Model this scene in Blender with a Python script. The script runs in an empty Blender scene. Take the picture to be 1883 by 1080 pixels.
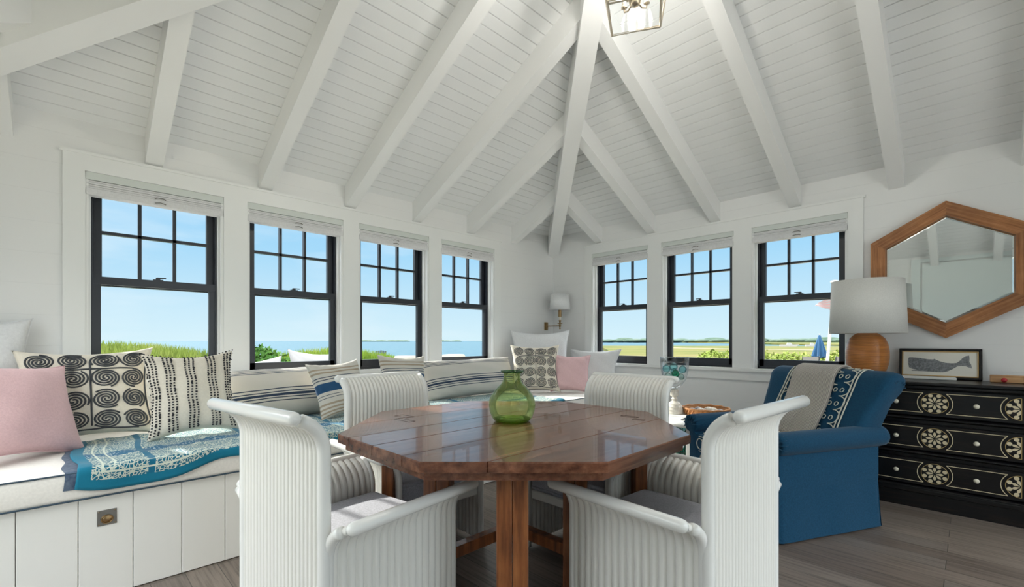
import bpy, bmesh, math, random
from mathutils import Vector, Matrix
R = math.radians
PI = math.pi
C = bpy.context.scene.collection
random.seed(7)

# ------------------------------------------------------------------ camera
# room axes: window wall A is the plane x=0, window wall B the plane y=0, corner at the origin
cam_d = bpy.data.cameras.new('camera'); cam = bpy.data.objects.new('camera', cam_d); C.objects.link(cam)
cam.location = (3.888, -4.602, 1.14)
cam.rotation_euler = (R(90), 0, R(45.38))
cam_d.sensor_width = 36; cam_d.lens = 832/1883*36
cam_d.shift_y = 87/1883; cam_d.clip_end = 20000; cam_d.clip_start = 0.02
bpy.context.scene.camera = cam
vs = bpy.context.scene.view_settings
vs.view_transform = 'Standard'; vs.look = 'None'; vs.gamma = 1; vs.use_curve_mapping = False
vs.exposure = 0.60

# ------------------------------------------------------------------ world
W = bpy.data.worlds.new('sky'); bpy.context.scene.world = W; W.use_nodes = True
nt = W.node_tree; nt.nodes.clear()
def N(nt, t, **k):
    n = nt.nodes.new(t)
    for a, b in k.items(): setattr(n, a, b)
    return n
tc = N(nt, 'ShaderNodeTexCoord'); sep = N(nt, 'ShaderNodeSeparateXYZ')
nt.links.new(tc.outputs['Generated'], sep.inputs[0])
ramp = N(nt, 'ShaderNodeValToRGB')
e = ramp.color_ramp.elements
e[0].position = 0.0; e[0].color = (.48, .61, .665, 1)
e[1].position = 1.0; e[1].color = (.16, .38, .80, 1)
for p, c in ((.06, (.42, .57, .66, 1)), (.18, (.27, .48, .65, 1)), (.40, (.18, .39, .62, 1))):
    q = e.new(p); q.color = c
nt.links.new(sep.outputs['Z'], ramp.inputs[0])
mp = N(nt, 'ShaderNodeMapping'); mp.inputs['Scale'].default_value = (1.5, 1.5, 7)
nt.links.new(tc.outputs['Generated'], mp.inputs[0])
no = N(nt, 'ShaderNodeTexNoise'); no.inputs['Scale'].default_value = 2.2; no.inputs['Detail'].default_value = 6
nt.links.new(mp.outputs[0], no.inputs[0])
# more thin cloud towards the south-west, over the water
side = N(nt, 'ShaderNodeMath', operation='MULTIPLY_ADD'); side.inputs[1].default_value = -.30; side.inputs[2].default_value = 0.0
nt.links.new(sep.outputs['Y'], side.inputs[0])
add = N(nt, 'ShaderNodeMath', operation='ADD'); nt.links.new(no.outputs[0], add.inputs[0]); nt.links.new(side.outputs[0], add.inputs[1])
mr = N(nt, 'ShaderNodeMapRange'); mr.inputs[1].default_value = .42; mr.inputs[2].default_value = .8; mr.inputs[4].default_value = .85
nt.links.new(add.outputs[0], mr.inputs[0])
mx = N(nt, 'ShaderNodeMixRGB'); mx.inputs[2].default_value = (.59, .65, .69, 1)
nt.links.new(mr.outputs[0], mx.inputs[0]); nt.links.new(ramp.outputs[0], mx.inputs[1])
# unseen upper sky boosted far above the horizon band to light the room
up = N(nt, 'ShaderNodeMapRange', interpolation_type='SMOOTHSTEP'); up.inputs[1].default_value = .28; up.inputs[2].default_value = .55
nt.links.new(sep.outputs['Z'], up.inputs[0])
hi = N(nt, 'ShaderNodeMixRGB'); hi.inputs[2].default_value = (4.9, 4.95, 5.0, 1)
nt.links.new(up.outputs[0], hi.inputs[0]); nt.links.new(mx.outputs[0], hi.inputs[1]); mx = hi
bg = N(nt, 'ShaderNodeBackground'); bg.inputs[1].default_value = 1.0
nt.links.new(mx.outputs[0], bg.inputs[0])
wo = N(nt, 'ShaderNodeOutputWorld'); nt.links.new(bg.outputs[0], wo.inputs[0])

# ------------------------------------------------------------------ sun and the fill lamp added outside the unseen doors
sl = bpy.data.lights.new('sun', 'SUN'); sl.energy = 5.0; sl.angle = R(1.0); sl.color = (1, .94, .84)
so = bpy.data.objects.new('sun', sl); C.objects.link(so)
so.rotation_euler = Vector((1, .19, -.66)).to_track_quat('-Z', 'Y').to_euler()
def area(name, loc, d, w, h, power, col=(.93, .97, 1)):
    l = bpy.data.lights.new(name, 'AREA'); l.shape = 'RECTANGLE'; l.size = w; l.size_y = h; l.energy = power; l.color = col
    o = bpy.data.objects.new(name, l); C.objects.link(o); o.location = loc
    o.rotation_euler = Vector(d).to_track_quat('-Z', 'Z').to_euler()
    return o
area('added_door_fill', (9.5, -2.7, 2.2), (-1, 0, -.08), 5.5, 3.6, 60)  # added fill lamp, out of view beyond the added doors

# ------------------------------------------------------------------ materials
def mat(name, col, rough=.5, metal=0, spec=.5, sheen=0, coat=0):
    m = bpy.data.materials.new(name); m.use_nodes = True
    b = m.node_tree.nodes['Principled BSDF']
    b.inputs['Base Color'].default_value = (*col, 1); b.inputs['Roughness'].default_value = rough
    b.inputs['Metallic'].default_value = metal; b.inputs['Specular IOR Level'].default_value = spec
    b.inputs['Sheen Weight'].default_value = sheen; b.inputs['Coat Weight'].default_value = coat
    return m
def bs(m): return m.node_tree.nodes['Principled BSDF']
def coord(m, scale=(1, 1, 1), kind='Object', rot=(0, 0, 0)):
    nt = m.node_tree
    t = N(nt, 'ShaderNodeTexCoord'); p = N(nt, 'ShaderNodeMapping')
    p.inputs['Scale'].default_value = scale; p.inputs['Rotation'].default_value = rot
    nt.links.new(t.outputs[kind], p.inputs[0]); return p.outputs[0]
def noise(m, vec, scale, detail=4, rough=.5):
    nt = m.node_tree
    n = N(nt, 'ShaderNodeTexNoise'); n.inputs['Scale'].default_value = scale; n.inputs['Detail'].default_value = detail
    n.inputs['Roughness'].default_value = rough
    nt.links.new(vec, n.inputs[0]); return n.outputs[0]
def rampn(m, fac, stops, const=False):
    nt = m.node_tree
    r = N(nt, 'ShaderNodeValToRGB'); el = r.color_ramp.elements
    if const: r.color_ramp.interpolation = 'CONSTANT'
    while len(el) > 1: el.remove(el[-1])
    el[0].position = stops[0][0]; el[0].color = (*stops[0][1], 1)
    for p, c in stops[1:]:
        q = el.new(p); q.color = (*c, 1)
    nt.links.new(fac, r.inputs[0]); return r.outputs[0]
def bump(m, h, strength=.3, dist=.002):
    nt = m.node_tree
    b = N(nt, 'ShaderNodeBump'); b.inputs['Strength'].default_value = strength; b.inputs['Distance'].default_value = dist
    nt.links.new(h, b.inputs['Height']); nt.links.new(b.outputs[0], bs(m).inputs['Normal'])
def setc(m, out): m.node_tree.links.new(out, bs(m).inputs['Base Color'])
def mth(m, op, a, b=None, c=None):
    nt = m.node_tree
    n = N(nt, 'ShaderNodeMath', operation=op)
    for i, x in enumerate((a, b, c)):
        if x is None: continue
        if isinstance(x, (int, float)): n.inputs[i].default_value = x
        else: nt.links.new(x, n.inputs[i])
    return n.outputs[0]
def mixc(m, fac, a, b):
    nt = m.node_tree
    n = N(nt, 'ShaderNodeMixRGB')
    for i, x in enumerate((fac, a, b)):
        if isinstance(x, (int, float)): n.inputs[i].default_value = x
        elif isinstance(x, tuple): n.inputs[i].default_value = (*x, 1)
        else: nt.links.new(x, n.inputs[i])
    return n.outputs[0]
def cloth(name, col, col2=None, scale=260, rough=.9, sheen=.15):
    m = mat(name, col, rough, sheen=sheen, spec=.2)
    v = coord(m); n = noise(m, v, scale, 2); bump(m, n, .35, .002)
    n2 = noise(m, v, scale*.5, 3)
    setc(m, rampn(m, n2, [(.3, tuple(x*.95 for x in col)), (.7, col2 or tuple(min(1, x*1.04) for x in col))]))
    return m

M = {}
M['trim'] = mat('white_satin_paint', (.84, .85, .84), .38)
M['beam'] = mat('white_beam_paint', (.86, .865, .86), .45)
M['board'] = mat('white_beadboard_paint', (.85, .86, .86), .42)
m = mat('white_shiplap_wall', (.83, .845, .845), .5)
v = coord(m); sp = N(m.node_tree, 'ShaderNodeSeparateXYZ'); m.node_tree.links.new(v, sp.inputs[0])
fr = mth(m, 'FRACT', mth(m, 'DIVIDE', sp.outputs['Z'], .185))
gr = mth(m, 'LESS_THAN', fr, .009)
bump(m, mth(m, 'SUBTRACT', 1, gr), .5, .003)
setc(m, mixc(m, gr, (.83, .835, .83), (.76, .765, .76)))
M['wall'] = m
M['bench_white'] = mat('bench_white_paint', (.82, .81, .77), .42)
M['black_frame'] = mat('black_window_paint', (.022, .026, .035), .32)
M['grey_frame'] = mat('grey_track_paint', (.16, .165, .175), .45)
M['shade'] = cloth('white_shade_fabric', (.72, .72, .73), scale=120)
M['shade_head'] = mat('shade_headrail', (.66, .70, .67), .5)
def glass_thin(name, tint=(1, 1, 1), gloss=1.0, blend=.25, rough=.0):
    m = bpy.data.materials.new(name); m.use_nodes = True; nt = m.node_tree; nt.nodes.clear()
    o = N(nt, 'ShaderNodeOutputMaterial'); t = N(nt, 'ShaderNodeBsdfTransparent'); g = N(nt, 'ShaderNodeBsdfGlossy')
    t.inputs[0].default_value = (*tint, 1); g.inputs['Roughness'].default_value = rough
    lw = N(nt, 'ShaderNodeLayerWeight'); lw.inputs[0].default_value = blend
    mu = N(nt, 'ShaderNodeMath', operation='MULTIPLY'); mu.inputs[1].default_value = gloss
    nt.links.new(lw.outputs['Fresnel'], mu.inputs[0])
    x = N(nt, 'ShaderNodeMixShader'); nt.links.new(mu.outputs[0], x.inputs[0]); nt.links.new(t.outputs[0], x.inputs[1]); nt.links.new(g.outputs[0], x.inputs[2])
    nt.links.new(x.outputs[0], o.inputs[0]); return m
M['pane'] = glass_thin('window_glass', (.97, .985, .985), .5, .08)
def refract_glow(m, col, f):     # translucent colour put in for window light refracted by the glass
    nt = m.node_tree; o = [n for n in nt.nodes if n.type == 'OUTPUT_MATERIAL'][0]; src = o.inputs[0].links[0].from_socket
    t = N(nt, 'ShaderNodeBsdfTranslucent'); t.inputs[0].default_value = (*col, 1); x = N(nt, 'ShaderNodeMixShader'); x.inputs[0].default_value = f
    nt.links.new(src, x.inputs[1]); nt.links.new(t.outputs[0], x.inputs[2]); nt.links.new(x.outputs[0], o.inputs[0])
M['vase_glass'] = glass_thin('green_glass', (.91, .985, .66), .9, .30)
M['vase_rim'] = glass_thin('dark_green_glass', (.34, .56, .32), .8, .35)
refract_glow(M['vase_glass'], (.66, .88, .34), .11)
M['clear_glass'] = glass_thin('clear_glass', (.965, .985, .99), .7, .22)
M['float_aqua'] = glass_thin('aqua_float_glass', (.62, .90, .92), .8, .3)
M['float_green'] = glass_thin('green_float_glass', (.22, .70, .50), .8, .3)
M['float_pale'] = glass_thin('pale_float_glass', (.80, .93, .90), .8, .3)
M['mirror'] = mat('mirror_glass', (.80, .85, .845), .02, metal=1)

# floor: grey brown oak planks running along x
m = mat('oak_floor', (.2, .17, .15), .42)
v = coord(m)
br = N(m.node_tree, 'ShaderNodeTexBrick'); br.inputs['Scale'].default_value = 1
br.offset = .37; br.inputs['Brick Width'].default_value = 1.9; br.inputs['Row Height'].default_value = .135
br.inputs['Mortar Size'].default_value = .0016; br.inputs['Color1'].default_value = (.0, 0, 0, 1); br.inputs['Color2'].default_value = (1, 1, 1, 1)
br.inputs['Mortar'].default_value = (.5, .5, .5, 1)
m.node_tree.links.new(v, br.inputs[0])
vg = coord(m, (1.5, 34, 1)); g1 = noise(m, vg, 1.6, 8, .65)
base = rampn(m, br.outputs['Color'], [(0, (.135, .108, .09)), (.35, (.195, .160, .135)), (.7, (.16, .137, .12)), (1, (.225, .185, .155))])
gr = rampn(m, g1, [(.3, (.45, .42, .40)), (.52, (1, 1, 1)), (.75, (1.25, 1.2, 1.15))])
mu = N(m.node_tree, 'ShaderNodeMixRGB', blend_type='MULTIPLY'); mu.inputs[0].default_value = 1
m.node_tree.links.new(base, mu.inputs[1]); m.node_tree.links.new(gr, mu.inputs[2])
setc(m, mixc(m, br.outputs['Fac'], mu.outputs[0], (.04, .035, .03)))
bump(m, g1, .25, .003)
M['floor'] = m

def wood(name, dark, mid, light, scale=(22, 1.6, 22), rough=.3, coat=0, bstr=.25, kn=.0):
    m = mat(name, mid, rough, coat=coat)
    v = coord(m, scale); g = noise(m, v, 1.4, 8, .62)
    v2 = coord(m, (3, .6, 3)); g2 = noise(m, v2, 2.2, 3)
    c1 = rampn(m, g, [(.30, dark), (.5, mid), (.72, light)])
    c2 = rampn(m, g2, [(.35, (.72, .68, .66)), (.6, (1.1, 1.08, 1.05))])
    mu = N(m.node_tree, 'ShaderNodeMixRGB', blend_type='MULTIPLY'); mu.inputs[0].default_value = 1
    m.node_tree.links.new(c1, mu.inputs[1]); m.node_tree.links.new(c2, mu.inputs[2])
    setc(m, mu.outputs[0]); bump(m, g, bstr, .002); return m
M['table'] = wood('antique_table_wood', (.075, .025, .013), (.185, .070, .036), (.33, .145, .078), (24, 1.5, 24), rough=.25, coat=.30, bstr=.5)
M['table_leg'] = wood('antique_leg_wood', (.06, .018, .008), (.23, .078, .026), (.36, .14, .045), (26, 26, 2.0), rough=.38, coat=.1, bstr=.5)
M['mirror_wood'] = wood('mirror_teak', (.22, .085, .028), (.37, .155, .055), (.50, .24, .10), (3, 60, 60), rough=.55)
M['box_wood'] = wood('pale_box_wood', (.45, .24, .10), (.62, .36, .17), (.72, .46, .24), (3, 40, 40), rough=.5)
M['chair'] = mat('white_lacquered_reed', (.85, .84, .79), .30, coat=.25)
M['rail'] = mat('white_lacquered_rail', (.83, .83, .80), .22, coat=.4)
M['seat_grey'] = cloth('grey_weave_cushion', (.36, .37, .42), (.50, .51, .57), 300)
M['linen'] = cloth('white_linen', (.80, .81, .82), scale=180)
M['linen_warm'] = cloth('cream_linen', (.78, .72, .61), scale=180)
M['bench_linen'] = cloth('bench_cushion_linen', (.78, .75, .70), scale=200)
M['pink'] = cloth('pink_linen', (.76, .50, .515), (.80, .545, .555), 260)
M['navy'] = mat('navy_piping', (.03, .06, .09), .8)
M['cord'] = mat('charcoal_cord', (.055, .06, .068), .85)
M['stitch'] = mat('black_stitch', (.03, .03, .035), .9)
M['blue'] = cloth('petrol_blue_upholstery', (.005, .046, .098), (.008, .064, .128), 240, sheen=.1)
M['cream_cord'] = mat('cream_embroidery_cord', (.66, .66, .58), .85)
m = cloth('grey_beige_throw', (.40, .37, .33), (.48, .44, .40), 200)
v = coord(m, (1, 1, 1), 'UV'); wv = N(m.node_tree, 'ShaderNodeTexWave'); wv.inputs['Scale'].default_value = 34
wv.bands_direction = 'X'; m.node_tree.links.new(v, wv.inputs[0])
bump(m, wv.outputs['Fac'], .8, .004)
setc(m, rampn(m, wv.outputs['Fac'], [(.1, (.33, .30, .27)), (.8, (.60, .56, .50))]))
M['throw'] = m
M['brass'] = mat('aged_brass', (.33, .22, .11), .32, metal=1)
M['pewter'] = mat('pewter_plate', (.26, .25, .23), .38, metal=1)
M['lantern'] = mat('pale_gilt_metal', (.62, .55, .45), .3, metal=1)
M['lampshade'] = cloth('lamp_linen', (.74, .735, .70), scale=300)
m = mat('coiled_rattan', (.5, .2, .05), .35, coat=.3)
v = coord(m); sp = N(m.node_tree, 'ShaderNodeSeparateXYZ'); m.node_tree.links.new(v, sp.inputs[0])
fr = mth(m, 'FRACT', mth(m, 'DIVIDE', sp.outputs['Z'], .0075)); tri = mth(m, 'PINGPONG', fr, .5)
n = noise(m, coord(m, (4, 4, 130)), 2, 4)
mu = N(m.node_tree, 'ShaderNodeMixRGB', blend_type='MULTIPLY'); mu.inputs[0].default_value = 1
m.node_tree.links.new(rampn(m, n, [(.3, (.42, .13, .025)), (.6, (.66, .25, .05)), (.8, (.74, .33, .08))]), mu.inputs[1])
m.node_tree.links.new(rampn(m, tri, [(.02, (.30, .25, .2)), (.22, (1, 1, 1))]), mu.inputs[2])
setc(m, mu.outputs[0]); bump(m, tri, .8, .004); M['rattan'] = m
m = mat('black_lacquer', (.010, .010, .012), .33, spec=.35, coat=.12)
v = coord(m, (2, 30, 30)); n = noise(m, v, 2, 5); bump(m, n, .25, .002)
setc(m, rampn(m, n, [(.55, (.004, .004, .005)), (.80, (.022, .016, .012))])); M['black'] = m
M['inlay'] = mat('bone_inlay', (.66, .57, .38), .45)
M['gold_line'] = mat('gilt_line', (.50, .36, .14), .4)
M['knob'] = mat('bone_knob', (.72, .68, .55), .35)
M['gilt'] = mat('gilt_slip', (.55, .36, .14), .4)
M['paper'] = mat('print_paper', (.80, .78, .70), .8)
m = mat('whale_ink', (.20, .21, .22), .8); n = noise(m, coord(m), 90, 4)
setc(m, rampn(m, n, [(.35, (.14, .145, .155)), (.65, (.28, .29, .30))])); M['ink'] = m
M['white_box'] = mat('white_enamel', (.80, .80, .77), .4)
M['red'] = mat('red_glaze', (.52, .03, .04), .25)
M['whitewash'] = wood('whitewashed_wood', (.55, .52, .45), (.74, .72, .66), (.82, .81, .76), (40, 40, 8), rough=.6)
M['wicker'] = wood('orange_wicker', (.32, .12, .04), (.62, .28, .10), (.74, .40, .18), (90, 90, 120), rough=.7)
M['shell'] = mat('pale_shell', (.70, .64, .55), .4)
M['shell_grey'] = mat('grey_shell', (.34, .33, .34), .5)
M['starfish'] = cloth('starfish_grey', (.36, .36, .37), (.5, .5, .5), 120)
M['wire'] = mat('dark_wire', (.08, .075, .06), .4, metal=.8)
# striped fabrics (stripes follow the cushion's own v direction)
def striped(name, base, stops, axis='Y'):
    m = cloth(name, base, scale=200)
    t = N(m.node_tree, 'ShaderNodeTexCoord'); s = N(m.node_tree, 'ShaderNodeSeparateXYZ')
    m.node_tree.links.new(t.outputs['UV'], s.inputs[0])
    setc(m, rampn(m, s.outputs[axis], stops, True)); return m
def bands(base, lines):
    st = [(0, base)]
    for a, b, c in lines: st += [(a, c), (b, base)]
    return st
oat = (.66, .63, .57); nv = (.035, .055, .10); bl = (.025, .085, .19)
M['ticking'] = striped('oatmeal_ticking', oat, bands(oat, [(.26, .275, nv), (.31, .325, nv), (.345, .385, nv), (.405, .42, nv), (.455, .47, nv), (.76, .775, nv), (.80, .815, nv), (.84, .855, nv), (.88, .895, nv), (.92, .935, nv)]))
tan = (.42, .34, .25)
M['tan_stripe'] = striped('tan_and_navy_stripe', oat, bands(oat, [(.05, .08, tan), (.12, .15, tan), (.19, .22, tan), (.26, .29, tan), (.36, .37, nv), (.40, .41, nv), (.45, .58, bl), (.62, .63, nv), (.66, .67, nv), (.73, .76, tan), (.80, .83, tan)]))
# batik quilt
m = cloth('batik_quilt', (.02, .16, .25), scale=300)
uv = coord(m, (1, 1, 1), 'UV'); nt_ = m.node_tree
sp = N(nt_, 'ShaderNodeSeparateXYZ'); nt_.links.new(uv, sp.inputs[0])
vo = N(nt_, 'ShaderNodeTexVoronoi', feature='DISTANCE_TO_EDGE'); vo.inputs['Scale'].default_value = 78
wn = noise(m, uv, 20, 2); ad = N(nt_, 'ShaderNodeVectorMath', operation='ADD'); sc = N(nt_, 'ShaderNodeVectorMath', operation='SCALE'); sc.inputs['Scale'].default_value = .03
cmb = N(nt_, 'ShaderNodeCombineXYZ'); nt_.links.new(wn, cmb.inputs[0]); nt_.links.new(wn, cmb.inputs[1])
nt_.links.new(cmb.outputs[0], sc.inputs[0]); nt_.links.new(uv, ad.inputs[0]); nt_.links.new(sc.outputs[0], ad.inputs[1]); nt_.links.new(ad.outputs[0], vo.inputs['Vector'])
ln = mth(m, 'LESS_THAN', vo.outputs['Distance'], .10)
dots = N(nt_, 'ShaderNodeTexVoronoi'); dots.inputs['Scale'].default_value = 75; nt_.links.new(uv, dots.inputs['Vector'])
dt = mth(m, 'LESS_THAN', dots.outputs['Distance'], .28)
U, V_ = sp.outputs['X'], sp.outputs['Y']          # U along the bench from the left end, V from the front hem
edge_d = mth(m, 'MINIMUM', U, V_)
inband = lambda x, a, b: mth(m, 'MULTIPLY', mth(m, 'GREATER_THAN', x, a), mth(m, 'LESS_THAN', x, b))
pat = mixc(m, ln, (.015, .14, .22), (.56, .62, .54))
c = mixc(m, inband(V_, .33, .42), pat, mixc(m, dt, (.01, .12, .23), (.6, .68, .66)))
for a, b in ((.24, .265), (.72, .745), (1.25, 1.28), (1.9, 1.93), (2.5, 2.53)):
    c = mixc(m, inband(U, a, b), c, (.01, .14, .24))
for a, b in ((.075, .083), (.118, .126)):
    c = mixc(m, inband(edge_d, a, b), c, (.62, .68, .58))
c = mixc(m, mth(m, 'LESS_THAN', edge_d, .045), c, (.008, .17, .27))
setc(m, c); M['batik'] = m
M['batik_back'] = cloth('navy_quilt_lining', (.05, .08, .14), (.12, .16, .22), 120)
# outdoors
m = mat('sea_water', (.03, .07, .09), .8, spec=.08); n = noise(m, coord(m, (.35, .35, 1)), 1.2, 6)
bump(m, n, .6, .3); setc(m, rampn(m, n, [(.35, (.022, .060, .086)), (.65, (.044, .086, .110))])); M['sea'] = m
def ground(name, a, b, c, s):
    m = mat(name, b, .95, spec=.1); n = noise(m, coord(m), s, 7, .6); setc(m, rampn(m, n, [(.35, a), (.5, b), (.66, c)])); return m
M['marsh'] = ground('marsh_grass', (0.037, 0.060, 0.014), (0.083, 0.083, 0.021), (0.106, 0.092, 0.035), .05)
M['lawn'] = ground('sandy_grass', (0.030, 0.060, 0.009), (0.060, 0.102, 0.018), (0.102, 0.126, 0.030), 1.2)
M['far_land'] = ground('far_shore', (0.06, 0.10, 0.05), (0.085, 0.13, 0.07), (0.11, 0.14, 0.08), .03)
M['yard'] = ground('sandy_yard', (0.170, 0.165, 0.110), (0.220, 0.205, 0.160), (0.260, 0.240, 0.190), .8)
M['sand'] = mat('sand_strip', (0.248, 0.208, 0.144), .9)
M['blade'] = ground('grass_blades', (.10, .15, .03), (.17, .22, .045), (.24, .27, .08), 1.0)
M['blade_y'] = ground('yellow_green_blades', (.10, .17, .025), (.16, .24, .03), (.23, .26, .05), 1.0)
M['leaf'] = ground('shrub_leaves', (0.020, 0.064, 0.012), (0.044, 0.108, 0.020), (0.088, 0.160, 0.032), 3.0)
M['tree'] = ground('distant_trees', (0.042, 0.072, 0.051), (0.057, 0.087, 0.066), (0.078, 0.105, 0.081), .05)  # colour lightened to stand in for distance haze
M['stone'] = mat('pale_cap_stone', (0.275, 0.250, 0.210), .85)
M['brick'] = mat('stone_pier', (0.160, 0.148, 0.132), .9)
M['parasol_blue'] = cloth('blue_parasol_canvas', (0.015, 0.060, 0.130), scale=80)
M['white_metal'] = mat('white_powder_coat', (.34, .34, .34), .5); M['outdoor_linen'] = mat('outdoor_cushion_cloth', (.25, .245, .25), .9)
M['flag_red'] = mat('flag_red', (.29, .16, .16), .8); M['flag_white'] = mat('flag_white', (.22, .21, .21), .8)
M['grey_wood'] = mat('weathered_grey_wood', (.025, .032, .045), .8)
M['deck'] = mat('deck_boards', (0.392, 0.378, 0.350), .8)

# ------------------------------------------------------------------ mesh builder
class MB:
    def __init__(s): s.v = []; s.f = []; s.uv = []; s.mi = []; s.cur = 0; s.hasuv = False
    def add(s, vs, fs, uvs=None):
        o = len(s.v); s.v += [tuple(p) for p in vs]
        if uvs: s.uv += uvs; s.hasuv = True
        else: s.uv += [(0, 0)]*len(vs)
        s.f += [tuple(i+o for i in f) for f in fs]; s.mi += [s.cur]*len(fs); return s
    def box(s, x0, x1, y0, y1, z0, z1):
        v = [(x, y, z) for x in (x0, x1) for y in (y0, y1) for z in (z0, z1)]
        return s.add(v, [(0, 1, 3, 2), (4, 6, 7, 5), (0, 4, 5, 1), (2, 3, 7, 6), (0, 2, 6, 4), (1, 5, 7, 3)])
    def rbox(s, x0, x1, y0, y1, z0, z1, r=.01, seg=2, fn=None, sub=0):
        bm = bmesh.new(); bmesh.ops.create_cube(bm, size=1)
        for v in bm.verts: v.co = Vector(((x0+x1)/2+v.co.x*(x1-x0), (y0+y1)/2+v.co.y*(y1-y0), (z0+z1)/2+v.co.z*(z1-z0)))
        if sub: bmesh.ops.subdivide_edges(bm, edges=bm.edges[:], cuts=sub, use_grid_fill=True)
        if r > 0:
            ed = [e for e in bm.edges if len(e.link_faces) == 2 and e.calc_face_angle(0) > .5]
            bmesh.ops.bevel(bm, geom=ed, offset=r, segments=seg, profile=.5, affect='EDGES', clamp_overlap=True)
        bm.verts.index_update()
        vs = [fn(v.co) if fn else tuple(v.co) for v in bm.verts]
        fs = [[v.index for v in f.verts] for f in bm.faces]; bm.free()
        return s.add(vs, fs)
    def tube(s, pts, r, seg=8, closed=False, cap=True, rnd=False):
        pts = [Vector(p) for p in pts]; n = len(pts); rs = r if isinstance(r, (list, tuple)) else [r]*n
        if rnd and not closed:     # rounded ends
            d0 = (pts[0]-pts[1]).normalized(); d1 = (pts[-1]-pts[-2]).normalized()
            pre = [(pts[0]+d0*rs[0]*k, rs[0]*q) for k, q in ((1.0, .05), (.85, .5), (.5, .86))]
            post = [(pts[-1]+d1*rs[-1]*k, rs[-1]*q) for k, q in ((.5, .86), (.85, .5), (1.0, .05))]
            pts = [p for p, _ in pre]+pts+[p for p, _ in post]; rs = [q for _, q in pre]+list(rs)+[q for _, q in post]; n = len(pts)
        vs = []; prev = None
        for i, p in enumerate(pts):
            a = pts[(i-1) % n] if (i > 0 or closed) else p; b = pts[(i+1) % n] if (i < n-1 or closed) else p
            t = (b-a).normalized() if (b-a).length > 1e-9 else Vector((0, 0, 1))
            if prev is None: up = Vector((0, 0, 1)) if abs(t.z) < .9 else Vector((1, 0, 0)); x = t.cross(up).normalized()
            else: x = (prev-t*prev.dot(t)).normalized()
            prev = x; y = t.cross(x)
            for k in range(seg):
                a_ = 2*PI*k/seg; vs.append(p+(x*math.cos(a_)+y*math.sin(a_))*rs[i])
        fs = []
        for i in range(n if closed else n-1):
            j = (i+1) % n
            for k in range(seg): fs.append((i*seg+k, i*seg+(k+1) % seg, j*seg+(k+1) % seg, j*seg+k))
        if cap and not closed: fs += [tuple(range(seg))[::-1], tuple((n-1)*seg+k for k in range(seg))]
        return s.add(vs, fs)
    def lathe(s, prof, seg=32, c=(0, 0, 0), close=False):
        vs = []; n = len(prof)
        for r, z in prof:
            for k in range(seg): a = 2*PI*k/seg; vs.append((c[0]+r*math.cos(a), c[1]+r*math.sin(a), c[2]+z))
        fs = []
        for i in range(n if close else n-1):
            j = (i+1) % n
            for k in range(seg): fs.append((i*seg+k, i*seg+(k+1) % seg, j*seg+(k+1) % seg, j*seg+k))
        if not close:
            if prof[0][0] > 1e-4: fs.append(tuple(range(seg))[::-1])
            if prof[-1][0] > 1e-4: fs.append(tuple((n-1)*seg+k for k in range(seg)))
        return s.add(vs, fs)
    def ball(s, c, r, seg=16, sq=(1, 1, 1)):
        pr = [(math.sin(PI*i/8)*r, -math.cos(PI*i/8)*r) for i in range(9)]; pr[0] = (1e-5, -r); pr[-1] = (1e-5, r)
        o = len(s.v); s.lathe(pr, seg)
        for i in range(o, len(s.v)): x, y, z = s.v[i]; s.v[i] = (c[0]+x*sq[0], c[1]+y*sq[1], c[2]+z*sq[2])
        return s
    def prism(s, poly, fn0, fn1):
        n = len(poly); vs = [fn0(*p) for p in poly]+[fn1(*p) for p in poly]
        fs = [tuple(range(n))[::-1], tuple(range(n, 2*n))]+[(i, (i+1) % n, n+(i+1) % n, n+i) for i in range(n)]
        return s.add(vs, fs)
    def grid(s, nu, nv, fn, uvfn=None, cu=False, cv=False):
        vs = []; uvs = []
        for j in range(nv):
            for i in range(nu):
                u = i/(nu-(0 if cu else 1)); v = j/(nv-(0 if cv else 1)); vs.append(fn(u, v)); uvs.append(uvfn(u, v) if uvfn else (u, v))
        fs = []
        for j in range(nv if cv else nv-1):
            for i in range(nu if cu else nu-1):
                a, b = i, (i+1) % nu; c, d = j, (j+1) % nv
                fs.append((c*nu+a, c*nu+b, d*nu+b, d*nu+a))
        return s.add(vs, fs, uvs)
    def build(s, name, m, parent=None, smooth=False, recalc=True, autos=None):
        me = bpy.data.meshes.new(name); me.from_pydata(s.v, [], s.f); me.update()
        if s.hasuv:
            l = me.uv_layers.new(name='UVMap')
            for lp in me.loops: l.data[lp.index].uv = s.uv[lp.vertex_index]
        for x in (m if isinstance(m, (list, tuple)) else [m]): me.materials.append(x)
        if isinstance(m, (list, tuple)): me.polygons.foreach_set('material_index', s.mi)
        if recalc:
            bm = bmesh.new(); bm.from_mesh(me); bmesh.ops.recalc_face_normals(bm, faces=bm.faces[:]); bm.to_mesh(me); bm.free()
        if smooth or autos:
            me.polygons.foreach_set('use_smooth', [True]*len(me.polygons))
            if autos: me.set_sharp_from_angle(angle=R(autos))
        o = bpy.data.objects.new(name, me); C.objects.link(o)
        if parent: o.parent = parent
        return o
def tag(o, label=None, cat=None, group=None, kind=None):
    if label: o['label'] = label
    if cat: o['category'] = cat
    if group: o['group'] = group
    if kind: o['kind'] = kind
    return o
def thing(name, label, cat, loc=(0, 0, 0), rz=0, group=None, kind=None):
    o = bpy.data.objects.new(name, None); C.objects.link(o); o.empty_display_size = .05
    o.location = loc; o.rotation_euler = (0, 0, rz); return tag(o, label, cat, group, kind)
def kids(o): return [c for c in C.objects if c.parent == o]
def copy_tree(o, parent=None):
    c = o.copy(); C.objects.link(c)
    if parent: c.parent = parent
    for ch in kids(o): copy_tree(ch, c)
    return c
def struct(o, label, cat='room'): return tag(o, label, cat, kind='structure')

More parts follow.
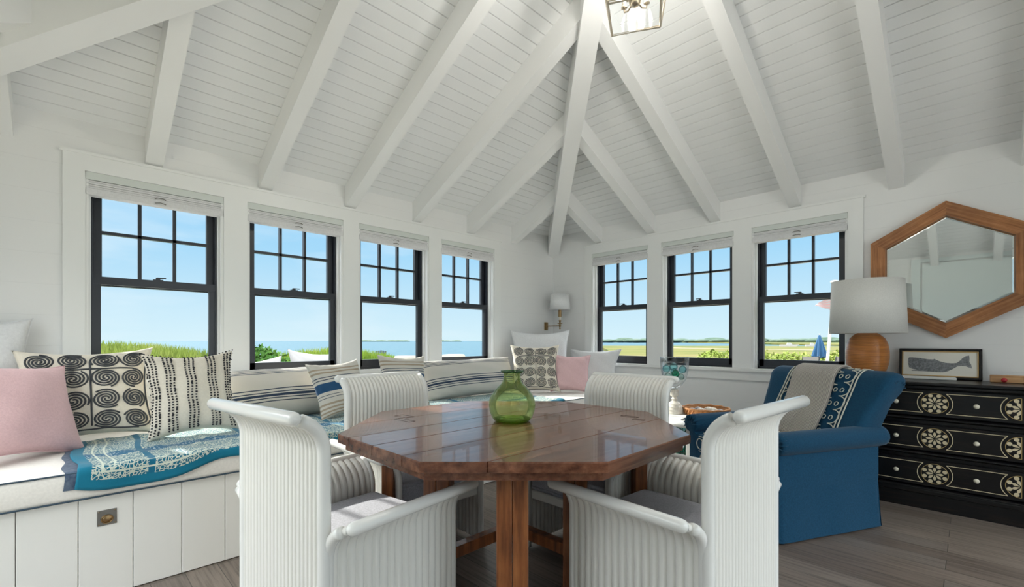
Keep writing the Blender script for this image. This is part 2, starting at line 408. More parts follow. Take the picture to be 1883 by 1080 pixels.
# ================================================================== ROOM SHELL
L = 5.39; HW = 2.51; SL = .47; T = .16
def plane_fn(k):
    # q = distance in from the wall, l = distance along it, w = outwards is negative q
    return {'A': lambda q, l, z: (q, -l, z), 'B': lambda q, l, z: (l, -q, z),
            'C': lambda q, l, z: (L-q, -l, z), 'D': lambda q, l, z: (l, -L+q, z)}[k]
def qbox(mb, F, q0, q1, l0, l1, z0, z1):
    vs = [F(q, l, z) for q in (q0, q1) for l in (l0, l1) for z in (z0, z1)]
    return mb.add(vs, [(0, 1, 3, 2), (4, 6, 7, 5), (0, 4, 5, 1), (2, 3, 7, 6), (0, 2, 6, 4), (1, 5, 7, 3)])
SILL, HEAD = .88, 2.20
winA = [(1.07, 1.82), (1.97, 2.72), (2.865, 3.615), (3.77, 4.515)]
winB = [(.63, 1.385), (1.54, 2.285), (2.445, 3.18)]
def wall(name, k, holes, label, m='wall'):
    F = plane_fn(k); mb = MB(); l = -T
    for a, b, z0, z1 in holes:
        qbox(mb, F, -T, 0, l, a, 0, HW+.3)
        if z0 > 0: qbox(mb, F, -T, 0, a, b, 0, z0)
        qbox(mb, F, -T, 0, a, b, z1, HW+.3); l = b
    qbox(mb, F, -T, 0, l, L+T, 0, HW+.3)
    struct(mb.build(name, M[m]), label, 'wall')
wall('wall_left', 'A', [(a, b, SILL, HEAD) for a, b in winA], 'white shiplap wall with four tall windows above the bench')
wall('wall_back', 'B', [(a, b, SILL, HEAD) for a, b in winB], 'white shiplap wall with three windows and the hexagon mirror')
wall('wall_right', 'C', [(.9, 4.5, 0, 2.25)], 'unseen white wall with added wide terrace doors opposite the bench')
wall('wall_front', 'D', [(.6, 2.9, 0, 2.25)], 'white wall behind the viewer seen in the mirror')
fl = MB().box(-T, L+T, -L-T, T, -.12, 0).build('floor', M['floor']); struct(fl, 'grey brown oak plank floor', 'floor')

# ceiling: four hipped slopes of real grooved boards
mb = MB(); bw = .076
for k in 'ABCD':
    F = plane_fn(k); q = 0.0; i = 0
    while q < L/2-.001:
        q1 = min(q+bw, L/2)
        g = .0065
        pr = [(q, 0), (q+g*.2, -.0), (q1-g, 0), (q1-g*.9, .009), (q1-g*.1, .009), (q1, 0)]
        vs = []; fs = []
        for a, dz in pr:
            a = min(a, L/2)
            vs += [F(a, a, HW+SL*a+dz), F(a, L-a, HW+SL*a+dz)]
        for j in range(len(pr)-1): fs.append((2*j, 2*j+1, 2*j+3, 2*j+2))
        mb.add(vs, fs); q = q1
    # solid roof deck above the boards
    vs = [F(-.2, -.2, HW-SL*.2+.06), F(-.2, L+.2, HW-SL*.2+.06), F(L/2, L/2, HW+SL*L/2+.06)]
    vs += [(x, y, z+.12) for x, y, z in vs]
    mb.add(vs, [(0, 1, 2), (3, 4, 5), (0, 1, 4, 3), (1, 2, 5, 4), (2, 0, 3, 5)])
struct(mb.build('ceiling', M['board'], recalc=False), 'white beadboard hipped ceiling', 'ceiling')

tn = 0
def trim(mb, m, label, cat='beam', **k):
    global tn; tn += 1
    return struct(mb.build('trim_%d' % tn, m, **k), label, cat)
ord_ = ['first', 'second', 'third', 'fourth', 'fifth', 'sixth', 'seventh']
side_txt = {'A': 'above the bench windows', 'B': 'above the mirror wall', 'C': 'above the added terrace doors', 'D': 'above the viewer'}
for k in 'ABCD':
    F = plane_fn(k)
    for i in range(7):
        l = .725+.69*i; qm = min(l, L-l)-.02
        if qm < .1: continue
        mb = MB(); w = .048
        poly = [(-.01, HW-.185), (0, HW-.185), (qm, HW+SL*qm-.185), (qm, HW+SL*qm+.02), (-.01, HW+.02)]
        mb.prism(poly, lambda q, z: F(q, l-w, z), lambda q, z: F(q, l+w, z))
        trim(mb, M['beam'], 'white ceiling rafter %s, %s from the %s corner' % (side_txt[k], ord_[i], 'far' if k in 'AB' else 'other'))
for (cx, cy, dx, dy, txt) in ((0, 0, 1, -1, 'far'), (0, -L, 1, 1, 'left'), (L, 0, -1, -1, 'right'), (L, -L, -1, 1, 'near')):
    mb = MB(); w = .070; s2 = math.sqrt(.5); px, py = -dy*s2*w, dx*s2*w
    A_ = L/2+.02
    def hp(a, z, s): return (cx+dx*a+px*s, cy+dy*a+py*s, z)
    dl = .275
    poly = [(0, HW-dl), (A_, HW+SL*A_-dl), (A_, HW+SL*A_+.02), (0, HW+.02)]
    mb.prism(poly, lambda a, z: hp(a, z, -1), lambda a, z: hp(a, z, 1))
    trim(mb, M['beam'], 'broad white hip beam rising from the %s corner' % txt)
mb = MB().box(L/2-.11, L/2+.11, -L/2-.11, -L/2+.11, HW+SL*L/2-.33, HW+SL*L/2-.02)
trim(mb, M['beam'], 'white boss where the hip beams meet')

# window casings, mullions, sills
def casing(k, wins, txt):
    F = plane_fn(k); a0 = wins[0][0]; b1 = wins[-1][1]; mb = MB(); p = .02
    zt = HEAD+.105; zb = SILL-.03
    qbox(mb, F, 0, p, a0-.10, b1+.10, HEAD, zt)
    qbox(mb, F, 0, p, a0-.10, a0, zb, HEAD); qbox(mb, F, 0, p, b1, b1+.10, zb, HEAD)
    for (a, b), (c, d) in zip(wins[:-1], wins[1:]): qbox(mb, F, 0, p, b, c, zb, HEAD)
    qbox(mb, F, 0, p+.006, a0-.115, b1+.115, zt-.004, zt+.014)      # cap bead
    for a, b in wins:     # stepped stop moulding inside each opening
        for q0, q1, t in ((-.028, .012, .016), (-.066, -.030, .028)):
            qbox(mb, F, q0, q1, a, a+t, SILL, HEAD); qbox(mb, F, q0, q1, b-t, b, SILL, HEAD); qbox(mb, F, q0, q1, a, b, HEAD-t*.6, HEAD)
    trim(mb, M['trim'], 'white casing around the windows of the %s' % txt, 'window trim')
    mb = MB(); qbox(mb, F, -.06, .045, a0-.12, b1+.12, SILL-.03, SILL); qbox(mb, F, 0, .018, a0-.10, b1+.10, SILL-.115, SILL-.03)
    trim(mb, M['trim'], 'white sill under the windows of the %s' % txt, 'window sill')
casing('A', winA, 'bench wall'); casing('B', winB, 'mirror wall')
bb = MB(); F = plane_fn('B'); qbox(bb, F, 0, .015, 1.25, L, 0, .13)
struct(bb.build('baseboard_back', M['trim']), 'white baseboard under the mirror wall', 'baseboard')

wn_ = 0
def window(k, a, b, label):
    global wn_; wn_ += 1
    F = plane_fn(k)
    r = thing('window_%d' % wn_, label, 'window', kind='structure')
    a += .017; b -= .017; z0, z1 = SILL, HEAD-.01; mid = 1.535
    mb = MB()      # black outer frame with side tracks
    qbox(mb, F, -.155, -.068, a, a+.022, z0, z1); qbox(mb, F, -.155, -.068, b-.022, b, z0, z1)
    qbox(mb, F, -.155, -.068, a, b, z1-.03, z1); qbox(mb, F, -.17, -.068, a, b, z0, z0+.022)
    mb.build('window_frame', M['black_frame'], r)
    mb = MB()
    for s0, s1 in ((a+.022, a+.03), (b-.03, b-.022)):
        qbox(mb, F, -.152, -.12, s0, s1, mid, z1-.03)
    mb.build('sash_track', M['grey_frame'], r)
    # upper sash (outer plane) with 3 x 2 lights
    ua, ub = a+.024, b-.024; st = .042; mb = MB()
    q0, q1 = -.150, -.116
    qbox(mb, F, q0, q1, ua, ua+st, mid-.03, z1-.02); qbox(mb, F, q0, q1, ub-st, ub, mid-.03, z1-.02)
    qbox(mb, F, q0, q1, ua, ub, z1-.075, z1-.02); qbox(mb, F, q0, q1, ua, ub, mid-.035, mid+.012)
    up = mb.build('upper_sash', M['black_frame'], r)
    mb = MB(); ia, ib = ua+st, ub-st; iz0, iz1 = mid+.012, z1-.075
    for t in (1/3, 2/3): c = ia+(ib-ia)*t; qbox(mb, F, q0+.004, q1+.002, c-.010, c+.010, iz0, iz1)
    c = (iz0+iz1)/2+.02; qbox(mb, F, q0+.004, q1+.002, ia, ib, c-.010, c+.010)
    mb.build('muntins', M['black_frame'], up)
    mb = MB(); qbox(mb, F, q0+.014, q0+.018, ia, ib, iz0, iz1); mb.build('pane', M['pane'], up)
    # lower sash (inner plane)
    q0, q1 = -.110, -.074; mb = MB()
    la, lb = a+.004, b-.004
    qbox(mb, F, q0, q1, la, la+.055, z0+.022, mid+.02); qbox(mb, F, q0, q1, lb-.055, lb, z0+.022, mid+.02)
    qbox(mb, F, q0, q1, la, lb, z0+.022, z0+.085); qbox(mb, F, q0, q1+.004, la, lb, mid-.028, mid+.022)
    lo = mb.build('lower_sash', M['black_frame'], r)
    mb = MB(); qbox(mb, F, q0+.014, q0+.018, la+.05, lb-.05, z0+.08, mid-.02); mb.build('pane', M['pane'], lo)
    mb = MB(); c = (a+b)/2
    qbox(mb, F, -.112, -.078, c-.028, c+.028, mid+.022, mid+.030)
    qbox(mb, F, -.104, -.088, c-.012, c+.012, mid+.030, mid+.044)
    qbox(mb, F, -.098, -.090, c-.045, c+.005, mid+.038, mid+.046)
    mb.build('sash_lock', M['black_frame'], lo)
    return r
def shade(k, a, b, win):
    G = plane_fn(k); c = (a+b)/2
    mb = MB(); z = HEAD-.05
    for i in range(4): qbox(mb, G, -.050, .010+.003*(i % 2), a+.006, b-.006, z-.012, z-.001); z -= .013
    sh = mb.build('window_shade', M['shade'], win); tag(sh, 'raised white folded fabric shade')
    mb = MB(); qbox(mb, G, -.055, .016, a+.003, b-.003, HEAD-.048, HEAD-.002); mb.build('headrail', M['shade_head'], sh)
    mb = MB(); qbox(mb, G, -.052, .018, a+.004, b-.004, HEAD-.142, HEAD-.103); mb.build('bottom_rail', M['shade'], sh)
    MB().tube([G(.020, c-.03, HEAD-.100), G(.026, c-.015, HEAD-.094), G(.026, c+.015, HEAD-.094), G(.020, c+.03, HEAD-.100)], .003, 6).build('pull_tab', M['pewter'], sh)
    MB().tube([G(.022, c-.03, HEAD-.130), G(.028, c, HEAD-.124), G(.022, c+.03, HEAD-.130)], .003, 6).build('pull_tab', M['pewter'], sh)
Aw = ['window nearest the far corner on the bench wall', 'second window from the far corner on the bench wall', 'third window from the far corner on the bench wall', 'leftmost window on the bench wall']
Bw_ = ['window nearest the far corner on the mirror wall', 'middle window of the mirror wall', 'window beside the table lamp on the mirror wall']
for (a, b), t in list(zip(winA, Aw)): shade('A', a, b, window('A', a, b, 'black framed '+t))
for (a, b), t in list(zip(winB, Bw_)): shade('B', a, b, window('B', a, b, 'black framed '+t))

# glazed doors added in the unseen walls to let light in
def glazed_door(n, k, a, b, cnt, label):
    F = plane_fn(k); r = thing('door_%d' % n, label, 'door', kind='structure'); w = (b-a)/cnt
    for i in range(cnt):
        l0, l1 = a+w*i, a+w*(i+1); mb = MB()
        qbox(mb, F, -.10, -.05, l0, l0+.07, 0, 2.25); qbox(mb, F, -.10, -.05, l1-.07, l1, 0, 2.25)
        qbox(mb, F, -.10, -.05, l0, l1, 0, .14); qbox(mb, F, -.10, -.05, l0, l1, 2.15, 2.25)
        lf = mb.build('door_leaf', M['trim'], r)
        mb = MB(); qbox(mb, F, -.078, -.074, l0+.07, l1-.07, .14, 2.15); mb.build('pane', M['pane'], lf)
glazed_door(1, 'C', .9, 4.5, 4, 'white glazed terrace doors added opposite the bench to light the room')
glazed_door(3, 'D', .6, 2.9, 2, 'white glazed doors added behind the viewer to light the near chairs')
F = plane_fn('D'); mb = MB()
qbox(mb, F, 0, .02, 3.20, L-.02, 2.41, 2.47); qbox(mb, F, 0, .035, 3.335, L-.03, .01, 2.385); qbox(mb, F, 0, .02, 3.20, 3.315, 0, 2.41)
struct(mb.build('door_2', mat('pale_door_paint', (.74, .80, .80), .4)), 'plain pale sliding door panel reflected in the hexagon mirror', 'door')

# ================================================================== BENCH
BX = 1.19
r = thing('window_bench', 'long white built-in bench of vertical boards under the left windows', 'bench', (.6, -2.67, 0))
o = Vector(r.location)
mb = MB(); mb.box(0-o.x+.022, BX-.03-o.x, -L+.01-o.y, -.01-o.y, 0, .45); mb.build('carcass', M['bench_white'], r)
mb = MB(); y = -4.563-.183*5
while y < -.02:
    y1 = min(y+.183, -.01); y0 = max(y, -L+.01)
    if y1 > y0+.02: mb.rbox(BX-.032-o.x, BX-.012-o.x, y0+.0012-o.y, y1-.0012-o.y, .004, .449, .0015, 1)
    y += .183
mb.build('board_front', M['bench_white'], r)
pl = MB(); pl.rbox(BX-.012-o.x, BX-.008-o.x, -4.503-o.y, -4.437-o.y, .318, .386, .001, 1)
pp = pl.build('pull_plate', M['pewter'], r); tag(pp, 'square pewter flush pull')
mb = MB(); cy, cz = -4.47-o.y, .345
mb.grid(20, 5, lambda u, v: (BX-.0075-o.x-.0*v+.006*math.sin(v*PI/2)*0+.004*(1-(1-v)**2), cy+.019*(1-v)*math.cos(2*PI*u), cz+.017*(1-v)*math.sin(2*PI*u)), cu=True)
mb.tube([(BX-.005-o.x, cy+.020*math.cos(a*PI/10), cz+.018*math.sin(a*PI/10)) for a in range(20)], .0022, 6, closed=True)
mb.build('pull_ring', M['brass'], pp, smooth=True)
for a in (-.027, .027):
    for b in (.324, .380): MB().ball((BX-.0075-o.x, cy+a, b), .0025, 8).build('screw', M['brass'], pp)
# cushion
def softbox(co): return tuple(co)
cu = MB(); cu.rbox(.02, BX+.012, -L+.012, -.02, .452, .575, .022, 3)
cu = cu.build('bench_cushion', M['bench_linen'], autos=40)
tag(cu, 'long cream linen bench cushion with thin navy piping', 'cushion')
mb = MB()
for z in (.456, .572):
    mb.tube([(BX+.010, -L+.015, z), (BX+.010, -.025, z)], .0038, 6)
mb.build('piping', M['navy'], cu)

# quilt
def quilt(u, v):
    # u along the bench from the left, v across from the front hem
    s = v*.86
    y = -4.575+3.33*u+.012*math.sin(v*9)*(1-u)
    drop = .052+.012*math.sin(u*23)+.008*math.sin(u*61+1)
    drop += .045*math.exp(-((u-.06)/.06)**2) - .012*math.exp(-((u-.23)/.03)**2)
    if u > .9: drop *= max(0, (1-u)/.1)
    hang = drop; xe = BX+.019
    if s < hang: x, z = xe+.004*math.sin(u*70), .581-(hang-s)
    else:
        t = s-hang
        x = xe-t-(.25*max(0, u-.9) if u > .9 else 0); z = .583+.006*math.exp(-((t-.05)/.05)**2)+.004*math.sin(u*47+t*14)*math.sin(t*11)**2+.003*math.sin(u*140+t*20)
        z = max(z, .5785)
    return (x, y, z)
q = MB().grid(330, 60, quilt, lambda u, v: (u*3.33, v*.86))
qo = q.build('batik_quilt', M['batik'], smooth=True, recalc=False)
tag(qo, 'teal and cream batik quilt spread along the bench, hanging over its front', 'quilt')
sd = qo.modifiers.new('thick', 'SOLIDIFY'); sd.thickness = .004; sd.offset = 1
mb = MB().grid(6, 40, lambda u, v: (BX+.0165-max(0, v*.8-.075), -4.61+.075*u+.006*math.sin(v*20), .5775-max(0, .075-v*.8)+.002), None)
lo = mb.build('lining', M['batik_back'], qo, smooth=True); tag(lo, 'dark navy lining showing at the left end')

# ================================================================== PILLOWS
def pmap(Wd, H, Tk, pin=.07, seed=0):
    rs = random.Random(seed); ph = [rs.uniform(0, 6) for _ in range(6)]
    def f(u, v, s):      # u,v in -1..1 ; s = +1 front / -1 back
        x = Wd/2*u*(1-pin*(1-v*v)*abs(u)**1.5); y = H/2+H/2*v*(1-pin*(1-u*u)*abs(v)**1.5)
        e = max(0, (1-u*u)*(1-v*v))
        h = Tk/2*e**.42
        cr = max(abs(u), abs(v))
        wr = .006*math.sin(u*7+ph[0]+v*3)*math.sin(v*6+ph[1])*(e**.3)
        wr += .005*math.sin((u+v)*17+ph[2])*max(0, abs(u*v)-.25)*(e**.25)*2
        wr += .004*math.sin(u*26+ph[3])*abs(v)**4*(e**.3)
        return (x, -s*(h+wr), y)
    return f
def pillow(label, cat, loc, face, lean, Wd, H, Tk, m, roll=0, group=None, piping=None, seed=0, n=38, pin=.15, name='throw_pillow'):
    f = pmap(Wd, H, Tk, pin, seed); mb = MB()
    g = lambda t: math.sin((t-.5)*PI)*.35+(t*2-1)*.65
    for s in (1, -1):
        mb.grid(n, n, lambda a, b: f(g(a), g(b), s), lambda a, b: (a, b))
    o = mb.build(name, m, smooth=True, recalc=False)
    bm = bmesh.new(); bm.from_mesh(o.data); bmesh.ops.remove_doubles(bm, verts=bm.verts, dist=.0004); bmesh.ops.recalc_face_normals(bm, faces=bm.faces); bm.to_mesh(o.data); bm.free()
    yaw = math.atan2(face[0], -face[1])
    Mx = Matrix.Rotation(yaw, 4, 'Z') @ Matrix.Rotation(R(-lean), 4, 'X') @ Matrix.Rotation(R(roll), 4, 'Y')
    o.matrix_world = Matrix.Translation(loc) @ Mx
    tag(o, label, cat, group)
    if piping:
        pts = []
        for i in range(4):
            for j in range(24):
                t = -1+2*j/24
                u, v = [(t, -1), (1, t), (-t, 1), (-1, -t)][i]; x, y, z = f(u, v, 1); pts.append((x*1.004, y, H/2+(z-H/2)*1.004))
        MB().tube(pts, .0042, 6, closed=True).build('seam_piping', piping, o, smooth=True)
    return o, f
SEAT = .584
# swirls: two-armed spirals laid in rows, couched in cord on the front
def spiral_pts(cx, cy, rx, ry, turns, a0, flip):
    P = []
    n = int(turns*26)
    for k in range(n+1):
        t = k/n; a = a0+flip*2*PI*turns*t+PI/2; rr = .10+.90*t
        P.append((cx+rx*rr*math.cos(a), cy+ry*rr*math.sin(a)))
    return P
def swirl_cords(o, f, m, cols, rows, rad=.0036, uni=1.0):
    mb = MB(); rs = random.Random(3)
    du, dv = 1.84/cols, 1.84/rows
    def lay(P):
        pts = []
        for u, v in P:
            if abs(u) > .965 or abs(v) > .965:
                if len(pts) > 2: mb.tube(pts, rad, 5)
                pts = []; continue
            x, y, z = f(u, v, 1); pts.append((x, y-rad*.4, z))
        if len(pts) > 2: mb.tube(pts, rad, 5)
    for i in range(cols):
        for j in range(rows):
            cx, cy = -.92+du*(i+.5), -.92+dv*(j+.5); fl = 1 if (i+j) % 2 else -1; rx, ry = du*.485, dv*.46
            a0 = rs.uniform(0, 6)
            lay(spiral_pts(cx, cy, rx, ry, 1.9, a0, fl)); lay(spiral_pts(cx, cy, rx*.99, ry*.99, 1.9, a0+PI, fl))
            if i < cols-1 and j % 2 == 0:   # linking loop between neighbours
                x1 = cx+du; P = [(cx+(x1-cx)*t, cy+ry*(1 if j else -1)*(1.02+.06*math.sin(t*PI))) for t in [k/14 for k in range(15)]]; lay(P)
            if j < rows-1 and i % 2 == 1:
                P = [(cx+rx*1.08, cy+dv*(t-.3)) for t in [k/12 for k in range(16)]]; lay(P)
    mb.build('cord_embroidery', m, o, smooth=True)
white = M['linen']
pillow('large white pillow at the left end of the bench, cut by the picture edge', 'pillow', (.20, -5.03, SEAT-.005), (1, .06), 10, .60, .70, .22, white, seed=1, group=None, piping=white)
pillow('pink pillow leaning at the left end of the bench', 'pillow', (.78, -4.74, SEAT+.0), (.80, .60), 26, .52, .50, .20, M['pink'], roll=7, seed=2, piping=M['pink'])
o, f = pillow('wide cream pillow with charcoal cord swirls beside the left pink pillow', 'pillow', (.47, -4.50, SEAT), (1, 0), 22, .60, .55, .18, M['linen_warm'], seed=3, roll=-1)
swirl_cords(o, f, M['cord'], 4, 4, .0047)
o, f = pillow('cream pillow with rows of black dash stitching near the first bench window', 'pillow', (.71, -4.055, SEAT), (1, -.02), 17, .46, .51, .17, M['linen_warm'], seed=4, roll=-2)
mb = MB(); rs = random.Random(5)
for c in (-.88, -.50, -.06, .42, .86):
    for w in (-.085, 0, .085):
        if abs(c+w) > .97: continue
        mb = MB()
        for k in range(30):
            v0 = -.93+k*.063; pts = []
            for t in (0, .5, 1):
                u = c+w+.012*math.sin(v0*9+c*5); x, y, z = f(u, v0+.032*t, 1); pts.append((x, y-.002, z))
            mb.tube(pts, .0046, 5)
        for k in range(6):
            v0 = rs.uniform(-.9, .9); x, y, z = f(c+w, v0, 1); mb.ball((x, y-.005, z), .005, 6)
        mb.build('dash_stitching', M['stitch'], o)
mb = MB()
for k in range(26):
    t = -1+2*k/25; x, y, z = f(t, 1, 1); mb.ball((x, y, z+.003), rs.uniform(.003, .006), 6); x, y, z = f(-1 if k % 2 else 1, t, 1); mb.ball((x, y, z), rs.uniform(.003, .005), 6)
tag(mb.build('edge_tufts', M['stitch'], o), kind='stuff')
pillow('long striped bolster pillow left of the rear white chair', 'pillow', (.42, -3.44, SEAT), (1, .0), 30, 1.06, .40, .25, M['ticking'], seed=6, pin=.07, roll=-1, n=48, group=None)
pillow('small tan and navy striped pillow behind the left shoulder of the rear chair', 'pillow', (.68, -3.12, SEAT), (1, .12), 24, .43, .44, .16, M['tan_stripe'], seed=7, roll=-4)
pillow('small tan and navy striped pillow right of the rear chair', 'pillow', (.56, -2.56, SEAT), (1, -.1), 20, .44, .46, .16, M['tan_stripe'], seed=8, roll=3)
pillow('long striped bolster pillow behind the green vase', 'pillow', (.40, -1.66, SEAT+.006), (1, -.03), 26, 1.20, .40, .25, M['ticking'], seed=9, pin=.07, n=48, roll=-1)
pillow('large white pillow upright in the far corner under the sconce', 'pillow', (.40, -.68, SEAT), (.74, -.67), 13, .70, .70, .20, white, seed=10, piping=white)
pillow('white pillow at the far end of the bench under the window', 'pillow', (.76, -.26, SEAT), (.12, -1), 18, .68, .48, .18, white, seed=11, piping=white)
o, f = pillow('square cream pillow with charcoal cord swirls in the far corner', 'pillow', (.60, -1.00, SEAT), (.72, -.70), 18, .55, .54, .17, M['linen_warm'], seed=12)
swirl_cords(o, f, M['cord'], 4, 4, .0034)
pillow('small pink pillow in the far corner of the bench', 'pillow', (.85, -.72, SEAT), (.66, -.75), 16, .43, .42, .16, M['pink'], seed=13, roll=2, piping=M['pink'])

# ================================================================== SCONCE
r = thing('wall_sconce', 'brass swing arm wall sconce with a small white shade in the corner', 'wall lamp', (0, -.148, 1.33))
mb = MB().rbox(0, .014, -.032, .032, -.052, .052, .003, 1).rbox(.014, .028, -.018, .018, -.038, .038, .003, 1); mb.build('wall_plate', M['brass'], r)
mb = MB().tube([(.028, 0, 0), (.238, 0, 0)], .006, 8); mb.build('arm', M['brass'], r)
mb = MB().lathe([(.001, -.045), (.010, -.040), (.012, -.032), (.006, -.022), (.012, -.012), (.016, 0), (.012, .012), (.008, .02), (.034, .026), (.034, .03), (.010, .034), (.012, .05), (.016, .065), (.016, .072)], 16, (.238, 0, 0)); mb.build('candle_cup', M['brass'], r, smooth=True)
mb = MB().lathe([(.011, .07), (.011, .115)], 12, (.238, 0, 0)); mb.build('candle_sleeve', M['linen_warm'], r)
mb = MB().lathe([(.018, .112), (.021, .112), (.021, .20), (.018, .20)], 16, (.238, 0, 0)); mb.build('socket', M['brass'], r)
mb = MB().lathe([(.135, .20), (.112, .40), (.110, .40), (.133, .20)], 36, (.238, 0, 0), close=True); mb.build('lamp_shade', M['linen'], r, smooth=True)
# ================================================================== TABLE
TC = (2.336, -3.057)
r = thing('dining_table', 'octagonal dark antique wood table between the white chairs', 'table', (*TC, 0))
ap = .735; octo = [(ap/math.cos(PI/8)*math.cos(R(22.5+45*k)), ap/math.cos(PI/8)*math.sin(R(22.5+45*k))) for k in range(8)]
def clip(poly, x0, x1):
    def cut(P, x, keep):
        out = []
        for i in range(len(P)):
            a, b = P[i], P[(i+1) % len(P)]; ia, ib = keep(a[0], x), keep(b[0], x)
            if ia: out.append(a)
            if ia != ib: t = (x-a[0])/(b[0]-a[0]); out.append((x, a[1]+(b[1]-a[1])*t))
        return out
    P = cut(poly, x0, lambda p, x: p >= x-1e-9); return cut(P, x1, lambda p, x: p <= x+1e-9)
mb = MB(); xs = [-ap, -.46, -.205, -.01, .20, .46, ap]
for i, (a, b) in enumerate(zip(xs[:-1], xs[1:])):
    g = .0016 if i != 2 else .0030
    P = clip(octo, a+(g if i else 0), b-(g if i < 5 else 0)); ins = .996
    mb.prism(P, lambda x, y: (x, y, .714), lambda x, y: (x, y, .746))
    n = len(P); cx = sum(p[0] for p in P)/n; cy_ = sum(p[1] for p in P)/n
    mb.prism(P, lambda x, y: (x, y, .746), lambda x, y: (x-math.copysign(.003, x-cx)*(1 if abs(x) > ap-.25 else .15), y-math.copysign(.003, y), .750))
tb = mb.build('tabletop', M['table'], r)
tb.data.materials[0] = M['table']
mb = MB(); P = [(x*.962, y*.962) for x, y in octo]
mb.prism(P, lambda x, y: (x, y, .682), lambda x, y: (x, y, .7135)); mb.build('under_frame', M['table'], r)
jm = mat('dark_wood_joint', (.03, .012, .006), .5)     # repair patch and old nail holes let into the top
for (x, y, w, h, a) in ((-.50, -.30, .10, .05, .1), (-.40, -.36, .13, .035, .05), (.32, .52, .09, .03, 0), (.40, .47, .06, .02, .1)):
    mb = MB(); c, s = math.cos(a), math.sin(a); Q = [(x+c*u-s*v, y+s*u+c*v) for u, v in ((-w/2, -h/2), (w/2, -h/2), (w/2, h/2), (-w/2, h/2))]
    for i in range(4):
        p, q_ = Q[i], Q[(i+1) % 4]; mb.tube([(p[0], p[1], .7500), (q_[0], q_[1], .7500)], .0012, 4)
    mb.build('repair_patch', jm, tb)
def leg_slab(mbx, w, d, z0, z1):
    for s in (-1, 1): mbx.rbox(min(0, s*w/2)+(.0010 if s > 0 else 0), max(0, s*w/2)-(.0010 if s < 0 else 0), -d/2, d/2, z0, z1, .004, 2)
    return mbx
for (ang, rr, w, d, tw) in ((-45.4, .585, .112, .062, 0), (134.6, .56, .112, .062, 0), (-135.4, .60, .112, .055, 0), (44.6, .60, .112, .055, 0),
                        (-90, .44, .115, .060, 30), (0, .37, .10, .055, -58)):
    lg = leg_slab(MB(), w, d, 0, .69).build('leg', M['table_leg'], r)
    lg.location = (rr*math.cos(R(ang)), rr*math.sin(R(ang)), 0); lg.rotation_euler = (0, 0, R(ang+90+tw))
    if rr > .5:
        for s in (-1, 1): MB().prism([(s*w/2, .69), (s*(w/2+.06), .69), (s*(w/2+.05), .683), (s*w/2, .668)], lambda x, z: (x, -.015, z), lambda x, z: (x, .015, z)).build('bracket', M['table_leg'], lg)
for ang, l0 in ((-90, .0), (0, .0)):
    mb = MB(); c, s = math.cos(R(ang)), math.sin(R(ang))
    mb.rbox(0, .46 if ang else .38, -.024, .024, .215, .265, .004, 1); st = mb.build('stretcher', M['table_leg'], r); st.rotation_euler = (0, 0, R(ang))
# ================================================================== VASE
vx, vy = 3.888-.7117*2.20, -4.602+.7025*2.20
prof = [(.001, .012), (.05, .004), (.072, .0), (.088, .006), (.100, .025), (.109, .05), (.113, .075), (.111, .10), (.101, .125), (.085, .148), (.066, .168), (.051, .184), (.044, .198), (.041, .215), (.042, .232), (.044, .238)]
r = MB().lathe(prof[:-1], 48); v_ = r.build('glass_vase', M['vase_glass'], smooth=True); v_.location = (vx, vy, .7505)
tag(v_, 'rounded green glass bottle vase in the middle of the table', 'vase')
MB().lathe([(.042, .234), (.052, .235), (.056, .240), (.055, .245), (.046, .246), (.041, .240)], 48, close=True).build('rim', M['vase_rim'], v_, smooth=True)
MB().lathe([(.001, .010), (.070, .003), (.092, .012), (.084, .016), (.050, .020), (.001, .030)], 40).build('thick_base', glass_thin('base_green_glass', (.66, .86, .36), .8, .3), v_, smooth=True)
# ================================================================== WHITE REED CHAIRS
CW, CD = .52, .54
def path(zt, Rr, ang=78):
    P = [(0, .03+(zt-.03)*k/6) for k in range(7)]
    for k in range(1, 9):
        a = R(ang)*k/8; P.append((Rr*(1-math.cos(a)), zt+Rr*math.sin(a)))
    return P
def panel(mp, length, P, n, t=.004, amp=.010):
    per = 6; nu = n*per+1; mb = MB(); npth = len(P)
    nor = []
    for i in range(npth):
        a = P[max(0, i-1)]; b = P[min(npth-1, i+1)]; dx, dz = b[0]-a[0], b[1]-a[1]; l = math.hypot(dx, dz); nor.append((dz/l, -dx/l))
    ring = []
    for side_ in (1, -1):
        rng = range(nu) if side_ == 1 else range(nu-1, -1, -1)
        for i in rng: ring.append((i/(nu-1)*length, side_*(t+amp*math.sqrt(max(0, 1-(2*((i % per)/per)-1)**2)))))
    vs = []
    for (o_, z), (nx, nz) in zip(P, nor):
        for u, off in ring: vs.append(mp(u, o_+nx*off, z+nz*off))
    m_ = len(ring); fs = []
    for i in range(npth-1):
        for k in range(m_): fs.append((i*m_+k, i*m_+(k+1) % m_, (i+1)*m_+(k+1) % m_, (i+1)*m_+k))
    mb.add(vs, fs); return mb
